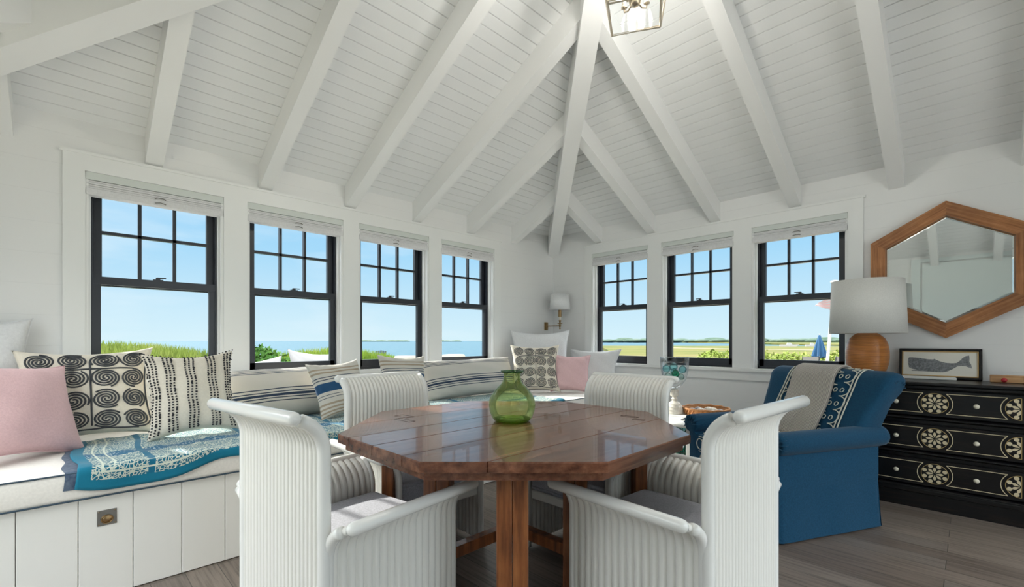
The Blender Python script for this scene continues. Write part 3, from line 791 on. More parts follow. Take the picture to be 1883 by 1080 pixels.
def make_chair():
    r = thing('reed_armchair', '', 'chair')
    Pb = path(.80, .115, 80); Pa = path(.465, .115, 80)
    mb_ = lambda u, o_, z: (u-CW/2, o_, z)
    panel(mb_, CW, Pb, 22).build('back_panel', M['chair'], r, autos=40)
    e = Pb[-1]
    MB().tube([mb_(-.012, e[0]+.006, e[1]+.004), mb_(CW+.012, e[0]+.006, e[1]+.004)], .0215, 14, rnd=True).build('top_rail', M['rail'], r, smooth=True)
    for u in (0, CW): MB().tube([mb_(u, a, z) for a, z in [(0, .012)]+Pb[:-1]], .0205, 12).build('back_post', M['rail'], r, smooth=True)
    for s in (-1, 1):
        ms = lambda u, o_, z: (s*(CW/2+o_), -.012-u, z)
        panel(ms, CD, Pa, 17).build('side_panel', M['chair'], r, autos=40)
        e = Pa[-1]
        MB().tube([ms(.02, e[0]+.006, e[1]+.004), ms(CD+.02, e[0]+.006, e[1]+.004)], .0215, 14, rnd=True).build('arm_rail', M['rail'], r, smooth=True)
        for u in (.0, CD): MB().tube([ms(u, a, z) for a, z in [(0, .012)]+Pa[:-1]], .0185, 12).build('arm_post', M['rail'], r, smooth=True)
    MB().rbox(-CW/2+.015, CW/2-.015, -CD-.005, -.015, .275, .325, .006, 1).build('seat_frame', M['chair'], r)
    def puff(co):
        x, y, z = co; dx = x/(CW/2); dy = (y+CD/2)/(CD/2)
        k = max(0, 1-abs(dx)**3)*max(0, 1-abs(dy)**3)
        return (x, y, z+(.014*k if z > .38 else 0))
    c = MB().rbox(-CW/2+.022, CW/2-.022, -CD-.012, -.018, .327, .442, .022, 3, puff, sub=8).build('seat_cushion', M['seat_grey'], r, autos=60)
    mb = MB()
    for z in (.347, .425):
        q = .008; mb.tube([(-CW/2+.030, -CD-.010, z), (CW/2-.030, -CD-.010, z)], .004, 6)
        for s in (-1, 1): mb.tube([(s*(CW/2-.024), -CD, z), (s*(CW/2-.024), -.03, z)], .004, 6)
    mb.build('piping', M['seat_grey'], c, smooth=True)
    mb = MB()
    return r
proto = make_chair()
G = 'white reed armchairs around the table'
spots = [((2.255, -4.085), R(-171), 'white reed armchair at the near left of the table'),
         ((3.335, -2.925), R(-94), 'white reed armchair at the near right of the table, beside the blue chair'),
         ((1.40, -3.20), R(90), 'white reed armchair behind the left of the table, against the bench'),
         ((2.44, -2.24), R(0), 'white reed armchair behind the right of the table, near the glass jar')]
for i, (p, a, lab) in enumerate(spots):
    c = proto if i == 0 else copy_tree(proto)
    c.location = (*p, 0); c.rotation_euler = (0, 0, a); tag(c, lab, 'chair', G)
# ================================================================== BLUE ARMCHAIR  (local: faces -y)
AC = (2.989, -1.242); AR = R(-26.6)
r = thing('upholstered_armchair', 'petrol blue skirted armchair with cream scroll embroidery', 'armchair', (*AC, 0), AR)
hw = .375
# skirted body
def skirt(u, v):
    # around the rounded rectangle, v up
    per = [(-hw+.01, -.40), (hw-.01, -.40), (hw-.01, .385), (-hw+.01, .385)]
    t = u*4; i = int(t) % 4; k = t-int(t); a, b = per[i], per[(i+1) % 4]
    x, y = a[0]+(b[0]-a[0])*k, a[1]+(b[1]-a[1])*k
    fl_ = .022*(1-v)**1.3; pleat = math.exp(-((min(k, 1-k))/.018)**2)*.016*(1-v)
    cx, cy = x/hw, y/.39; nx = 1 if i == 1 else (-1 if i == 3 else cx*0); ny = -1 if i == 0 else (1 if i == 2 else 0)
    x += cx*fl_-nx*pleat+nx*.002*math.sin(k*13); y += cy*fl_-ny*pleat+ny*.002*math.sin(k*11)
    return (x, y, .012+v*.36)
MB().grid(320, 10, skirt, cu=True).build('skirt', M['blue'], r, smooth=True, recalc=False)
MB().rbox(-hw+.015, hw-.015, -.385, .37, .34, .375, .01, 2).build('seat_deck', M['blue'], r, smooth=False)
for s in (-1, 1):     # rolled arms: profile in x,z swept along y
    prof = []
    for k in range(15):      # roll
        a = R(-60+ (300)*k/14-10); prof.append((s*(hw-.030)+s*.066*math.cos(a), .555+.066*math.sin(a)))
    inner = s*(hw-.11)
    prof = [(s*(hw-.005), .30), (s*(hw-.005), .49)]+prof+[(inner, .46), (inner, .30)]
    n = len(prof); mb = MB(); vs = []; ys = [(-.415, .80), (-.41, .92), (-.395, .985), (-.36, 1), (-.1, 1), (.2, 1), (.40, 1), (.43, .96), (.44, .80)]
    cx_ = s*(hw-.03); cz_ = .54
    for y, k in ys:
        for x, z in prof: vs.append((cx_+(x-cx_)*k, y if z > .495 else max(-.40, min(.385, y)), cz_+(z-cz_)*k if z > .495 else z))
    fs = [(i*n+j, i*n+(j+1) % n, (i+1)*n+(j+1) % n, (i+1)*n+j) for i in range(len(ys)-1) for j in range(n)]
    fs += [tuple(range(n)), tuple((len(ys)-1)*n+j for j in range(n))]
    mb.add(vs, fs); arm = mb.build('rolled_arm', M['blue'], r, autos=55)
    mb = MB()
    for k in range(9):      # gathered pleats at the front of the roll
        a = R(-20+200*k/8)
        P = [(cx_+.060*t*math.cos(a)*s, -.417-.003*math.sin(t*PI), .553+.060*t*math.sin(a)) for t in (.35, .6, .85, 1.0)]
        P.append((cx_+.066*math.cos(a)*s, -.385, .555+.066*math.sin(a)))
        mb.tube(P, [.001, .003, .004, .004, .001], 6)
    mb.build('gathered_pleats', M['blue'], arm, smooth=True)
# back: profile (y,z) swept across x; its ends round off
bprof = [(.12, .40), (.17, .50), (.235, .63), (.30, .74), (.355, .83), (.395, .90), (.435, .937), (.48, .95), (.53, .94), (.567, .905), (.575, .86), (.555, .82), (.515, .785), (.475, .75), (.44, .66), (.405, .55), (.380, .36), (.22, .36)]
def bx(y, z): return hw-.012+.062*max(0, min(1, (z-.60)/.3))
mb = MB(); n = len(bprof); vs = []
cyb = sum(p[0] for p in bprof)/n
mid = lambda y, z: (.30+.22*max(0, (z-.4))/.5, z)
tt = [-1, -.985, -.95, -.88, -.6, -.3, 0, .3, .6, .88, .95, .985, 1]; kk = [.55, .80, .93, 1, 1.01, 1.02, 1.03, 1.02, 1.01, 1, .93, .80, .55]
for t, k in zip(tt, kk):
    for y, z in bprof:
        my, mz = .33+.15*max(0, min(1, (z-.45)/.4)), min(max(z, .42), .87)
        vs.append((t*bx(y, z), my+(y-my)*k, mz+(z-mz)*k))
fs = [(i*n+j, i*n+(j+1) % n, (i+1)*n+(j+1) % n, (i+1)*n+j) for i in range(len(tt)-1) for j in range(n)]
fs += [tuple(range(n)), tuple((len(tt)-1)*n+j for j in range(n))]
mb.add(vs, fs); back = mb.build('rolled_back', M['blue'], r, autos=60)
for s in (-1, 1):
    mb = MB()
    for k in range(7):
        a = R(-10+150*k/6); x0 = s*(hw+.042)
        mb.tube([(x0+s*.006, .485+.03*math.cos(a), .86+.03*math.sin(a)), (x0+s*.002, .485+.06*math.cos(a), .86+.06*math.sin(a)), (x0-s*.03, .485+.088*math.cos(a), .86+.088*math.sin(a))], [.001, .004, .002], 6)
    mb.build('gathered_pleats', M['blue'], back, smooth=True)
# front surface of the back as a curve parametrised 0..1 (bottom to over the roll)
fcurve = bprof[1:10]
seglen = [0]
for a, b in zip(fcurve[:-1], fcurve[1:]): seglen.append(seglen[-1]+math.dist(a, b))
def fback(x, s, off=.006):
    d = s*seglen[-1]; i = 0
    while i < len(seglen)-2 and seglen[i+1] < d: i += 1
    t = (d-seglen[i])/(seglen[i+1]-seglen[i]); a, b = fcurve[i], fcurve[i+1]
    y, z = a[0]+(b[0]-a[0])*t, a[1]+(b[1]-a[1])*t; dy, dz = b[0]-a[0], b[1]-a[1]; l = math.hypot(dy, dz)
    k = 1.02+.01*(1-abs(x)/.4); my, mz = .33+.15*max(0, min(1, (z-.45)/.4)), min(max(z, .42), .87)
    return (x, my+(y-my)*k-dz/l*off, mz+(z-mz)*k+dy/l*off)
LB = seglen[-1]
mb = MB()
def cordline(pts, rad=.0035): mb.tube(pts, rad, 5)
for s in (-1, 1):
    for x in (.245, .225): cordline([fback(s*x, k/24, .004) for k in range(25)], .0045)
    k = 0.02
    while k < .93:      # interlocking loops inside the band
        c = k+.06
        for ph in (0, 1):
            cordline([fback(s*(.155+.055*math.sin(a*PI/12)*(1 if ph else -1)+(.02 if ph else -.02)), min(1, max(0, c+.075*math.cos(a*PI/12)+(.03 if ph else 0))), .004) for a in range(0, 13)])
        for dx in (-.022, .022): cordline([fback(s*(.158+dx+.012*math.cos(a*PI/4)), min(1, max(0, c+.02+.022*math.sin(a*PI/4))), .004) for a in range(9)], .003)
        k += .15
mb.build('scroll_embroidery', M['cream_cord'], back, smooth=True)
# seat cushion with embroidery
def puff2(co):
    x, y, z = co; k = max(0, 1-abs(x/.27)**3)*max(0, 1-abs((y+.12)/.31)**3); return (x, y, z+(.02*k if z > .45 else 0))
sc_ = MB().rbox(-.252, .252, -.43, .17, .375, .50, .03, 3, puff2, sub=8).build('seat_cushion', M['blue'], r, autos=60)
mb = MB(); rs = random.Random(2)
def seatpt(x, y):
    k = max(0, 1-abs(x/.27)**3)*max(0, 1-abs((y+.12)/.31)**3); return (x, y, .503+.02*k)
for i in range(9):
    for j in range(11):
        cx_, cy_ = -.215+i*.054, -.375+j*.05
        mb.tube([seatpt(cx_+.030*math.cos(a*PI/6+i), cy_+.022*math.sin(a*PI/6)) for a in range(0, 11)], .003, 5)
for i in range(9):        # the front edge and the boxed border below it
    for z0, rr in ((.438, .036), (.33, .036)):
        cx_ = -.225+i*.056; yy = -.433 if z0 > .4 else -.405
        mb.tube([(cx_+.03*math.cos(a*PI/6+i), yy, z0+rr*math.sin(a*PI/6)) for a in range(0, 12)], .003, 5)
for z in (.39, .487): mb.tube([(-.235, -.432, z), (.235, -.432, z)], .003, 5)
mb.build('scroll_embroidery', M['cream_cord'], sc_, smooth=True)
# throw draped over the chair back
def thr(u, v):
    x = -.17+u*.30+.015*math.sin(v*5)-.02*v; s = v*1.0
    x -= .015*(1-v)
    p = fback(x, min(.999, s), .016+.004*math.sin(u*9)*(1-v)+.003*math.sin(v*12))
    if v > .97: p = (p[0], p[1]+.004, p[2]-.02)
    return p
t_ = MB().grid(40, 50, thr, lambda u, v: (u*.3, v*LB))
T_ = t_.build('throw_blanket', M['throw'], smooth=True, recalc=False)
T_.location = (*AC, 0); T_.rotation_euler = (0, 0, AR); tag(T_, 'ribbed grey beige throw draped over the blue armchair back', 'throw')
sd = T_.modifiers.new('thick', 'SOLIDIFY'); sd.thickness = .012; sd.offset = 1
MB().tube([thr(1, k/40) for k in range(41)], .007, 6).build('hem', M['throw'], T_, smooth=True)
# ================================================================== SIDE TABLE AND WHAT STANDS ON IT
r = thing('side_table', 'low white side table between the bench and the blue armchair', 'table', (2.10, -.84, 0))
MB().rbox(-.33, .33, -.42, .40, .475, .50, .006, 2).build('tabletop', M['white_box'], r)
for sx in (-1, 1):
    for sy in (-1, 1): MB().rbox(sx*.28-.02, sx*.28+.02, -.01+sy*.36-.02, -.01+sy*.36+.02, 0, .475, .004, 1).build('leg', M['white_box'], r)
MB().rbox(-.27, .27, -.36, .34, .10, .12, .004, 1).build('shelf', M['white_box'], r)
r = thing('hurricane_vase', 'tall clear glass hurricane on a turned white base', 'vase', (2.05, -.77, .50))
bp = [(.078, 0), (.082, .006), (.080, .012), (.074, .03), (.076, .034), (.066, .055), (.068, .059), (.052, .08), (.054, .084), (.036, .10), (.022, .108), (.020, .12), (.028, .126), (.020, .134), (.018, .145), (.034, .155), (.036, .165), (.033, .195), (.038, .200), (.038, .21), (.018, .216), (.012, .222)]
MB().lathe(bp, 28).build('turned_base', M['whitewash'], r, autos=45)
MB().lathe([(.014, .222), (.030, .226), (.062, .25), (.090, .29), (.108, .34), (.118, .40), (.121, .45), (.122, .49), (.127, .494), (.122, .496), (.118, .49), (.117, .45)], 40).build('glass_bowl', M['clear_glass'], r, smooth=True)
fl3 = []
def float_ball(c, rad, m, lab, grp):
    o = MB().ball((0, 0, 0), rad, 20).build('glass_float', m, smooth=True); o.location = c
    MB().lathe([(rad*.25, rad*.96), (rad*.28, rad*1.02), (.001, rad*1.05)], 10).build('seal', m, o, smooth=True)
    return tag(o, lab, 'glass float', grp)
hv = Vector((2.05, -.77, .50))
for (x, y, z, rr, mm, lab) in ((0, 0, .292, .034, 'float_pale', 'pale glass float at the bottom of the hurricane'), (.045, .03, .322, .030, 'float_pale', 'pale glass float low on the right in the hurricane'), (-.05, -.02, .325, .032, 'float_pale', 'pale glass float low on the left in the hurricane'),
                      (.03, -.045, .352, .034, 'float_green', 'dark green glass float in the hurricane'), (-.022, .04, .362, .034, 'float_aqua', 'aqua glass float in the middle of the hurricane'),
                      (.065, .02, .388, .034, 'float_aqua', 'aqua glass float top right in the hurricane'), (-.065, -.02, .392, .036, 'float_aqua', 'aqua glass float top left in the hurricane'), (0, -.02, .412, .036, 'float_aqua', 'aqua glass float topmost in the centre of the hurricane')):
    float_ball(tuple(hv+Vector((x, y, z))), rr, M[mm], lab, 'glass floats in the hurricane')
# wicker tray with shells
r = thing('wicker_tray', 'round orange wicker tray of shells on the side table', 'basket', (2.265, -.62, .50))
MB().lathe([(.001, .0), (.15, 0), (.165, .01), (.175, .045), (.182, .05), (.188, .042), (.182, .0)], 36).build('tray_body', M['wicker'], r)
mb = MB()
for k in range(34):
    a = 2*PI*k/34; mb.tube([(.185*math.cos(a), .185*math.sin(a), .002), (.192*math.cos(a+.06), .192*math.sin(a+.06), .025), (.188*math.cos(a+.12), .188*math.sin(a+.12), .05)], .007, 6)
mb.tube([(.188*math.cos(a*PI/18), .188*math.sin(a*PI/18), .052+.003*math.sin(a*2)) for a in range(36)], .009, 8, closed=True)
mb.build('woven_rim', M['wicker'], r, smooth=True)
rs = random.Random(11); si = 0
words = ['rounded', 'flat', 'ridged', 'smooth', 'chipped', 'spiral', 'curved', 'small', 'broad']
for (x, y, sz, mm, lab) in ((-.08, .03, .032, 'shell_grey', 'dark grey shell at the left of the tray'), (-.02, -.05, .036, 'shell', 'cream shell at the front of the tray'), (.05, .02, .040, 'shell', 'largest cream shell in the middle of the tray'),
                        (.09, -.06, .030, 'shell', 'small cream shell at the right front of the tray'), (-.01, .08, .034, 'shell', 'cream shell at the back of the tray'), (.10, .06, .028, 'shell_grey', 'grey shell at the right back of the tray'), (-.10, -.05, .028, 'shell_grey', 'grey shell at the left front of the tray')):
    def shf(u, v):
        a = 2*PI*u; rr = sz*math.sin(v*PI/2)*(1+.08*math.cos(a*9)); return (rr*math.cos(a)*1.25, rr*math.sin(a), sz*.95*math.cos(v*PI/2))
    o = MB().grid(36, 8, shf, cu=True).build('seashell', M[mm], smooth=True, recalc=False); o.location = (2.265+x, -.62+y, .522); o.rotation_euler = (rs.uniform(-.1, .1), rs.uniform(-.1, .1), rs.uniform(0, 6))
    tag(o, lab, 'shell', 'shells in the wicker tray')
# starfish
def star():
    mb = MB(); vs = [(0, 0, .030)]; n = 10
    for k in range(n):
        a = 2*PI*k/n; rr = .11 if k % 2 == 0 else .032; vs.append((rr*math.cos(a), rr*math.sin(a), .008 if k % 2 == 0 else .010))
    for k in range(n):
        a = 2*PI*k/n; rr = .11 if k % 2 == 0 else .032; vs.append((rr*math.cos(a), rr*math.sin(a), 0))
    for k in range(0, n, 2):
        a = 2*PI*k/n; vs.append((.055*math.cos(a), .055*math.sin(a), .024))
    fs = []
    for k in range(0, n, 2):
        t = 1+k; l = 1+(k-1) % n; r2 = 1+(k+1) % n; m_ = 1+2*n+k//2
        fs += [(0, l, m_), (l, t, m_), (t, r2, m_), (r2, 0, m_)]
    fs += [(1+k, 1+n+k, 1+n+(k+1) % n, 1+(k+1) % n) for k in range(n)]; fs.append(tuple(range(1+n, 1+2*n)))
    mb.add(vs, fs); return mb
o = star().build('starfish', M['starfish']); o.location = (2.312, -.985, .501); o.rotation_euler = (0, 0, .35); tag(o, 'grey starfish lying on the side table in front of the tray', 'starfish')
o = MB().lathe([(.001, .004), (.030, .004), (.033, .0), (.036, .04), (.038, .085), (.036, .085), (.033, .04), (.001, .006)], 24).build('drinking_glass', M['clear_glass'], smooth=True); o.location = (2.06, -.97, .50)
tag(o, 'short clear tumbler beside the turned base of the hurricane', 'glass')
# wire crate of green floats on the shelf
r = thing('wire_basket', 'dark wire crate of green glass under the side table', 'basket', (2.10, -.86, .12))
mb = MB()
for i in range(15):
    x = -.22+.44*i/14
    for y in (-.30, .28): mb.tube([(x, y, .004), (x, y, .30)], .0022, 5)
for i in range(19):
    y = -.30+.58*i/18
    for x in (-.22, .22): mb.tube([(x, y, .004), (x, y, .30)], .0022, 5)
for z in (.006, .07, .14, .21): mb.tube([(-.22, -.30, z), (.22, -.30, z), (.22, .28, z), (-.22, .28, z)], .0022, 5, closed=True)
for i in range(9): x = -.2+.05*i; mb.tube([(x, -.30, .006), (x, .28, .006)], .002, 5)
mb.build('wire_mesh', M['wire'], r); MB().tube([(-.22, -.30, .30), (.22, -.30, .30), (.22, .28, .30), (-.22, .28, .30)], .005, 6, closed=True).build('rim', M['wire'], r)
k = 0; places = ['front left', 'front middle', 'front right', 'centre left', 'centre', 'centre right', 'back left', 'back middle', 'back right']
for lv in (0, 1, 2):
    for i, (x, y) in enumerate([(x, y) for y in (-.20, -.01, .18) for x in (-.14, 0, .14)]):
        float_ball((2.10+x, -.86+y, .12+.054+lv*.098), .044+.003*((i+lv) % 2), M['float_green'] if (i+lv) % 3 else M['float_aqua'],
                   '%s glass float in the wire crate, %s layer, %s' % ('dark green' if (i+lv) % 3 else 'aqua', ('bottom', 'middle', 'top')[lv], places[i]), 'glass floats in the wire crate')
# ================================================================== DRESSER
DX, DY = 3.719, -.45
r = thing('chest_of_drawers', 'black lacquered chest of drawers with bone inlay medallions', 'dresser', (DX, -.235, 0))
fy = DY+.235       # local front plane
MB().rbox(-.455, .455, fy+.02, .215, .13, .815, .004, 1).build('carcass', M['black'], r)
mb = MB().rbox(-.50, .50, fy-.035, .215, .838, .860, .006, 2).rbox(-.485, .485, fy-.02, .215, .815, .838, .006, 2); mb.build('top_slab', M['black'], r)
mb = MB().rbox(-.475, .475, fy-.02, .215, .10, .135, .008, 2); mb.rbox(-.475, -.455, fy-.01, .215, 0, .10, .003, 1).rbox(.455, .475, fy-.01, .215, 0, .10, .003, 1)
mb.prism([(-.475, 0), (.475, 0), (.475, .10), (-.475, .10)], lambda x, z: (x, fy-.012, z), lambda x, z: (x, fy+.01, z)); mb.build('plinth', M['black'], r)
for zc, nm in ((.72, 'top'), (.483, 'middle'), (.246, 'bottom')):
    d = MB().rbox(-.445, .445, fy-.006, fy+.022, zc-.090, zc+.088, .004, 1).build('drawer', M['black'], r)
    mb = MB()      # bulging rail below
    mb.grid(2, 9, lambda u, v: (-.46+.92*u, fy+.01-.030*math.sin(v*PI), zc-.094-.030*v)); mb.build('rail_moulding', M['black'], r, smooth=True)
    Y = fy-.0065
    mb = MB(); ml = MB()
    def seg(pts, w=.0022, tgt=None): (tgt or mb).tube([(x, Y, z) for x, z in pts], w, 4)
    def petal(cx, a, r0, r1, w, z0=0, lim=None):
        P = [(r0, 0)]+[(r0+(r1-r0)*t, w*math.sin(PI*min(1, t**1.5))*.5) for t in (.3, .5, .7, .85, .95)]+[(r1, 0)]+[(r0+(r1-r0)*t, -w*math.sin(PI*min(1, t**1.5))*.5) for t in (.95, .85, .7, .5, .3)]
        Q = [(cx+p*math.cos(a)-q*math.sin(a), zc+p*math.sin(a)+q*math.cos(a)) for p, q in P]
        if lim and any(not lim(x) for x, z in Q): return
        mb.prism(Q, lambda x, z: (x, Y-.0012, z), lambda x, z: (x, Y+.002, z))
    def dot(cx, a, rd, rr, lim=None):
        Q = [(cx+rd*math.cos(a)+rr*math.cos(t*PI/5), zc+rd*math.sin(a)+rr*math.sin(t*PI/5)) for t in range(10)]
        if lim:
            Q = [(x if lim(x) else (.388 if cx > 0 else -.388), z) for x, z in Q]
        mb.prism(Q, lambda x, z: (x, Y-.0012, z), lambda x, z: (x, Y+.002, z))
    for cx, lim in ((0, None), (.388, lambda x: x <= .3885), (-.388, lambda x: x >= -.3885)):
        a0, a1 = (0, 2*PI) if cx == 0 else ((PI/2, 3*PI/2) if cx > 0 else (-PI/2, PI/2))
        seg([(cx+.067*math.cos(a0+(a1-a0)*t/32), zc+.067*math.sin(a0+(a1-a0)*t/32)) for t in range(33)], .0016, ml)
        if cx: seg([(cx, zc-.067), (cx, zc+.067)], .0016, ml)
        for k in range(8):
            petal(cx, k*PI/4+(PI/8 if cx else 0), .006, .044, .016, lim=lim)
            dot(cx, k*PI/4+PI/8, .054, .012, lim) if not cx or (math.cos(k*PI/4+PI/8)*cx < 0) else None
    for s in (-1, 1):
        R2 = .095; za = .066
        x0, x1 = s*.070, s*.322
        arc_i = [(s*(.0+math.sqrt(max(0, .087**2-(za*t)**2))+.0), zc+za*t) for t in [i/8-1 for i in range(17)]]
        arc_o = [(s*(.388-math.sqrt(max(0, .087**2-(za*t)**2))), zc+za*t) for t in [i/8-1 for i in range(17)]]
        seg(arc_i); seg(arc_o); seg([arc_i[0], arc_o[0]]); seg([arc_i[-1], arc_o[-1]])
    mb.build('bone_inlay', M['inlay'], d); ml.build('gilt_lines', M['gold_line'], d)
    for s in (-1, 1):
        k_ = MB()
        pr = [(.005, 0), (.005, .010), (.013, .016), (.015, .022), (.011, .028), (.001, .031)]; k_.lathe(pr, 18)
        for i in range(len(k_.v)): x, y, z = k_.v[i]; k_.v[i] = (s*.196+x, Y-z, zc+y)
        k_.build('knob', M['knob'], d, smooth=True)
# lamp
r = thing('table_lamp', 'round coiled rattan table lamp with a drum shade on the black chest', 'lamp', (3.335, -.262, .861))
MB().lathe([(.001, 0), (.070, 0), (.075, .008), (.092, .022), (.114, .055), (.128, .10), (.134, .15), (.134, .20), (.127, .25), (.110, .295), (.08, .325), (.05, .345), (.022, .352)], 40).build('rattan_base', M['rattan'], r, smooth=True)
MB().lathe([(.02, .34), (.014, .36), (.012, .40), (.020, .405), (.020, .47)], 16).build('lamp_neck', M['brass'], r, smooth=True)
MB().lathe([(.238, .335), (.222, .735), (.219, .735), (.235, .335)], 56, close=True).build('lamp_shade', M['lampshade'], r, smooth=True)
mb = MB()
for k in range(3): a = 2*PI*k/3; mb.tube([(.012*math.cos(a), .012*math.sin(a), .70), (.221*math.cos(a), .221*math.sin(a), .715)], .0025, 6)
mb.tube([(0, 0, .46), (0, 0, .71)], .004, 6); mb.build('shade_carrier', M['brass'], r)
# whale picture, leaning
r = thing('framed_picture', 'small black framed whale print leaning on the wall above the chest', 'picture', (3.725, -.062, .861)); r.rotation_euler = (R(-9), 0, 0)
fw, fh = .222, .222
mb = MB(); b_ = .018
mb.rbox(-fw, fw, -.012, .010, 0, b_, .003, 1).rbox(-fw, fw, -.012, .010, fh-b_, fh, .003, 1).rbox(-fw, -fw+b_, -.012, .010, 0, fh, .003, 1).rbox(fw-b_, fw, -.012, .010, 0, fh, .003, 1); mb.build('frame', M['black'], r)
mb = MB(); c_ = b_; d_ = b_+.007
mb.box(-fw+c_, fw-c_, -.008, .006, c_, d_).box(-fw+c_, fw-c_, -.008, .006, fh-d_, fh-c_).box(-fw+c_, -fw+d_, -.008, .006, c_, fh-c_).box(fw-d_, fw-c_, -.008, .006, c_, fh-c_); mb.build('gilt_slip', M['gilt'], r)
pa = MB().box(-fw+d_, fw-d_, -.002, .004, d_, fh-d_).build('paper', M['paper'], r)
wh = [(240, 340), (243, 300), (258, 289), (300, 287), (400, 295), (520, 312), (600, 314), (620, 305), (640, 318), (700, 340), (770, 357), (850, 362), (920, 357), (960, 330), (1000, 290), (1040, 265), (1085, 257), (1090, 300), (1088, 340), (1110, 375), (1122, 425), (1080, 412), (1040, 397), (980, 392), (930, 402), (860, 442), (800, 470), (740, 483), (650, 485), (560, 480), (450, 475), (300, 473), (285, 466), (400, 461), (300, 447), (255, 425), (243, 385)]
P = [((-fw+(x-105)/1150*2*fw), fh*(1-(y-165-(x-105)*.008)/405)) for x, y in wh]
MB().prism(P, lambda x, z: (x, -.0028, z), lambda x, z: (x, -.0015, z)).build('whale', M['ink'], pa)
mb = MB(); mb.rbox(-.24, .10, -.03, .025, 0, .016, .004, 2); o = mb.build('enamel_tray', M['white_box']); o.location = (3.72, -.135, .861)
MB().rbox(-.235, .095, -.025, .02, .016, .020, .002, 1).build('lid', M['white_box'], o)
tag(o, 'thin white case lying in front of the whale print', 'case')
r = thing('wooden_box', 'pale wooden box with a red glass knob at the right end of the chest', 'box', (4.08, -.13, .861))
MB().rbox(-.10, .10, -.035, .035, 0, .048, .005, 2).build('box_body', M['box_wood'], r)
MB().ball((-.035, -.048, .018), .015, 16).build('knob', M['red'], r, smooth=True)
# hexagon mirror
r = thing('hexagon_mirror', 'hexagonal mirror in a wide teak frame', 'mirror', (3.762, -.012, 1.66))
Ro, Ri = .50, .395
hx = lambda R_, k: (R_*math.sin(k*PI/3), R_*math.cos(k*PI/3))
for k in range(6):      # each rail is one board turned to its side of the hexagon, grain along it
    a, b, c, d = [Vector((x, z)) for x, z in (hx(Ro, 5.5), hx(Ro, 6.5), hx(Ri, 6.5), hx(Ri, 5.5))]
    rl = MB().prism([a, b, c, d], lambda x, z: (x, -.030, z), lambda x, z: (x, .010, z)).build('frame_rail', M['mirror_wood'], r)
    rl.rotation_euler = (0, R(60*k+30), 0)
gm = MB().prism([hx(Ri+.004, k) for k in range(6)], lambda x, z: (x, -.008, z), lambda x, z: (x, .004, z)).build('mirror_glass', M['mirror'], r)
mb = MB()
for k in range(6):
    a, b, c, d = hx(Ri, k), hx(Ri, k+1), hx(Ri-.02, k+1), hx(Ri-.02, k)
    mb.add([(a[0], -.0085, a[1]), (b[0], -.0085, b[1]), (c[0], -.0115, c[1]), (d[0], -.0115, d[1])], [(0, 1, 2, 3)])
mb.build('bevelled_edge', M['mirror'], gm)
r.rotation_euler = (R(0), 0, 0)
# ================================================================== LANTERN
r = thing('hanging_lantern', 'square gilt and glass lantern hanging from the ceiling peak', 'lantern', (2.721, -2.595, 2.75), R(28.2))
b0, b1, h = .12, .185, .42
mb = MB(); cb = lambda s, z: [(-s, -s, z), (s, -s, z), (s, s, z), (-s, s, z)]
mb.tube(cb(b0, 0), .0065, 4, closed=True); mb.tube(cb(b0+.004, .010), .004, 4, closed=True); mb.tube(cb(b1, h), .008, 4, closed=True)
for p, q in zip(cb(b0, 0), cb(b1, h)): mb.tube([p, q], .0065, 4)
mb.tube([(b1, b1, h), (0, 0, h+.16)], .006, 4); mb.tube([(-b1, b1, h), (0, 0, h+.16)], .006, 4); mb.tube([(b1, -b1, h), (0, 0, h+.16)], .006, 4); mb.tube([(-b1, -b1, h), (0, 0, h+.16)], .006, 4)
mb.build('lantern_frame', M['lantern'], r)
mb = MB(); A0, A1 = cb(b0-.002, .004), cb(b1-.002, h-.004)
for i in range(4): mb.add([A0[i], A0[(i+1) % 4], A1[(i+1) % 4], A1[i]], [(0, 1, 2, 3)])
mb.build('glass_panes', M['clear_glass'], r)
mb = MB().lathe([(.001, .045), (.014, .048), (.026, .058), (.030, .070), (.026, .082), (.012, .092), (.008, .11), (.007, .40), (.012, .41), (.010, .56)], 20)
for k in range(4):
    a = PI/4+k*PI/2; c, s = math.cos(a), math.sin(a)
    mb.tube([(.02*c, .02*s, .07), (.05*c, .05*s, .055), (.075*c, .075*s, .065), (.078*c, .078*s, .085)], .0045, 8); mb.lathe([(.006, 0), (.016, .004), (.012, .012)], 12, (.078*c, .078*s, .085))
mb.build('candle_cluster', M['lantern'], r, smooth=True)
for k in range(4):
    a = PI/4+k*PI/2; MB().lathe([(.010, .095), (.010, .17), (.004, .175), (.003, .18), (.010, .20), (.007, .23), (.001, .245)], 12, (.078*math.cos(a), .078*math.sin(a), 0)).build('candle', M['linen_warm'], r, smooth=True)
ll = bpy.data.lights.new('lantern_fill', 'POINT'); ll.energy = 20; ll.shadow_soft_size = .09; ll.color = (1, .95, .88)  # fill light added inside the unlit candle lantern
lo_ = bpy.data.objects.new('lantern_fill', ll); C.objects.link(lo_); lo_.location = (2.721, -2.595, 2.75+.22)
mb = MB()
for k in range(3): mb.tube([(.006*math.cos(a*PI/4) if k % 2 else 0, 0 if k % 2 else .006*math.cos(a*PI/4), h+.17+k*.022+.014*math.sin(a*PI/4)) for a in range(8)], .002, 5, closed=True)
mb.build('chain', M['lantern'], r)

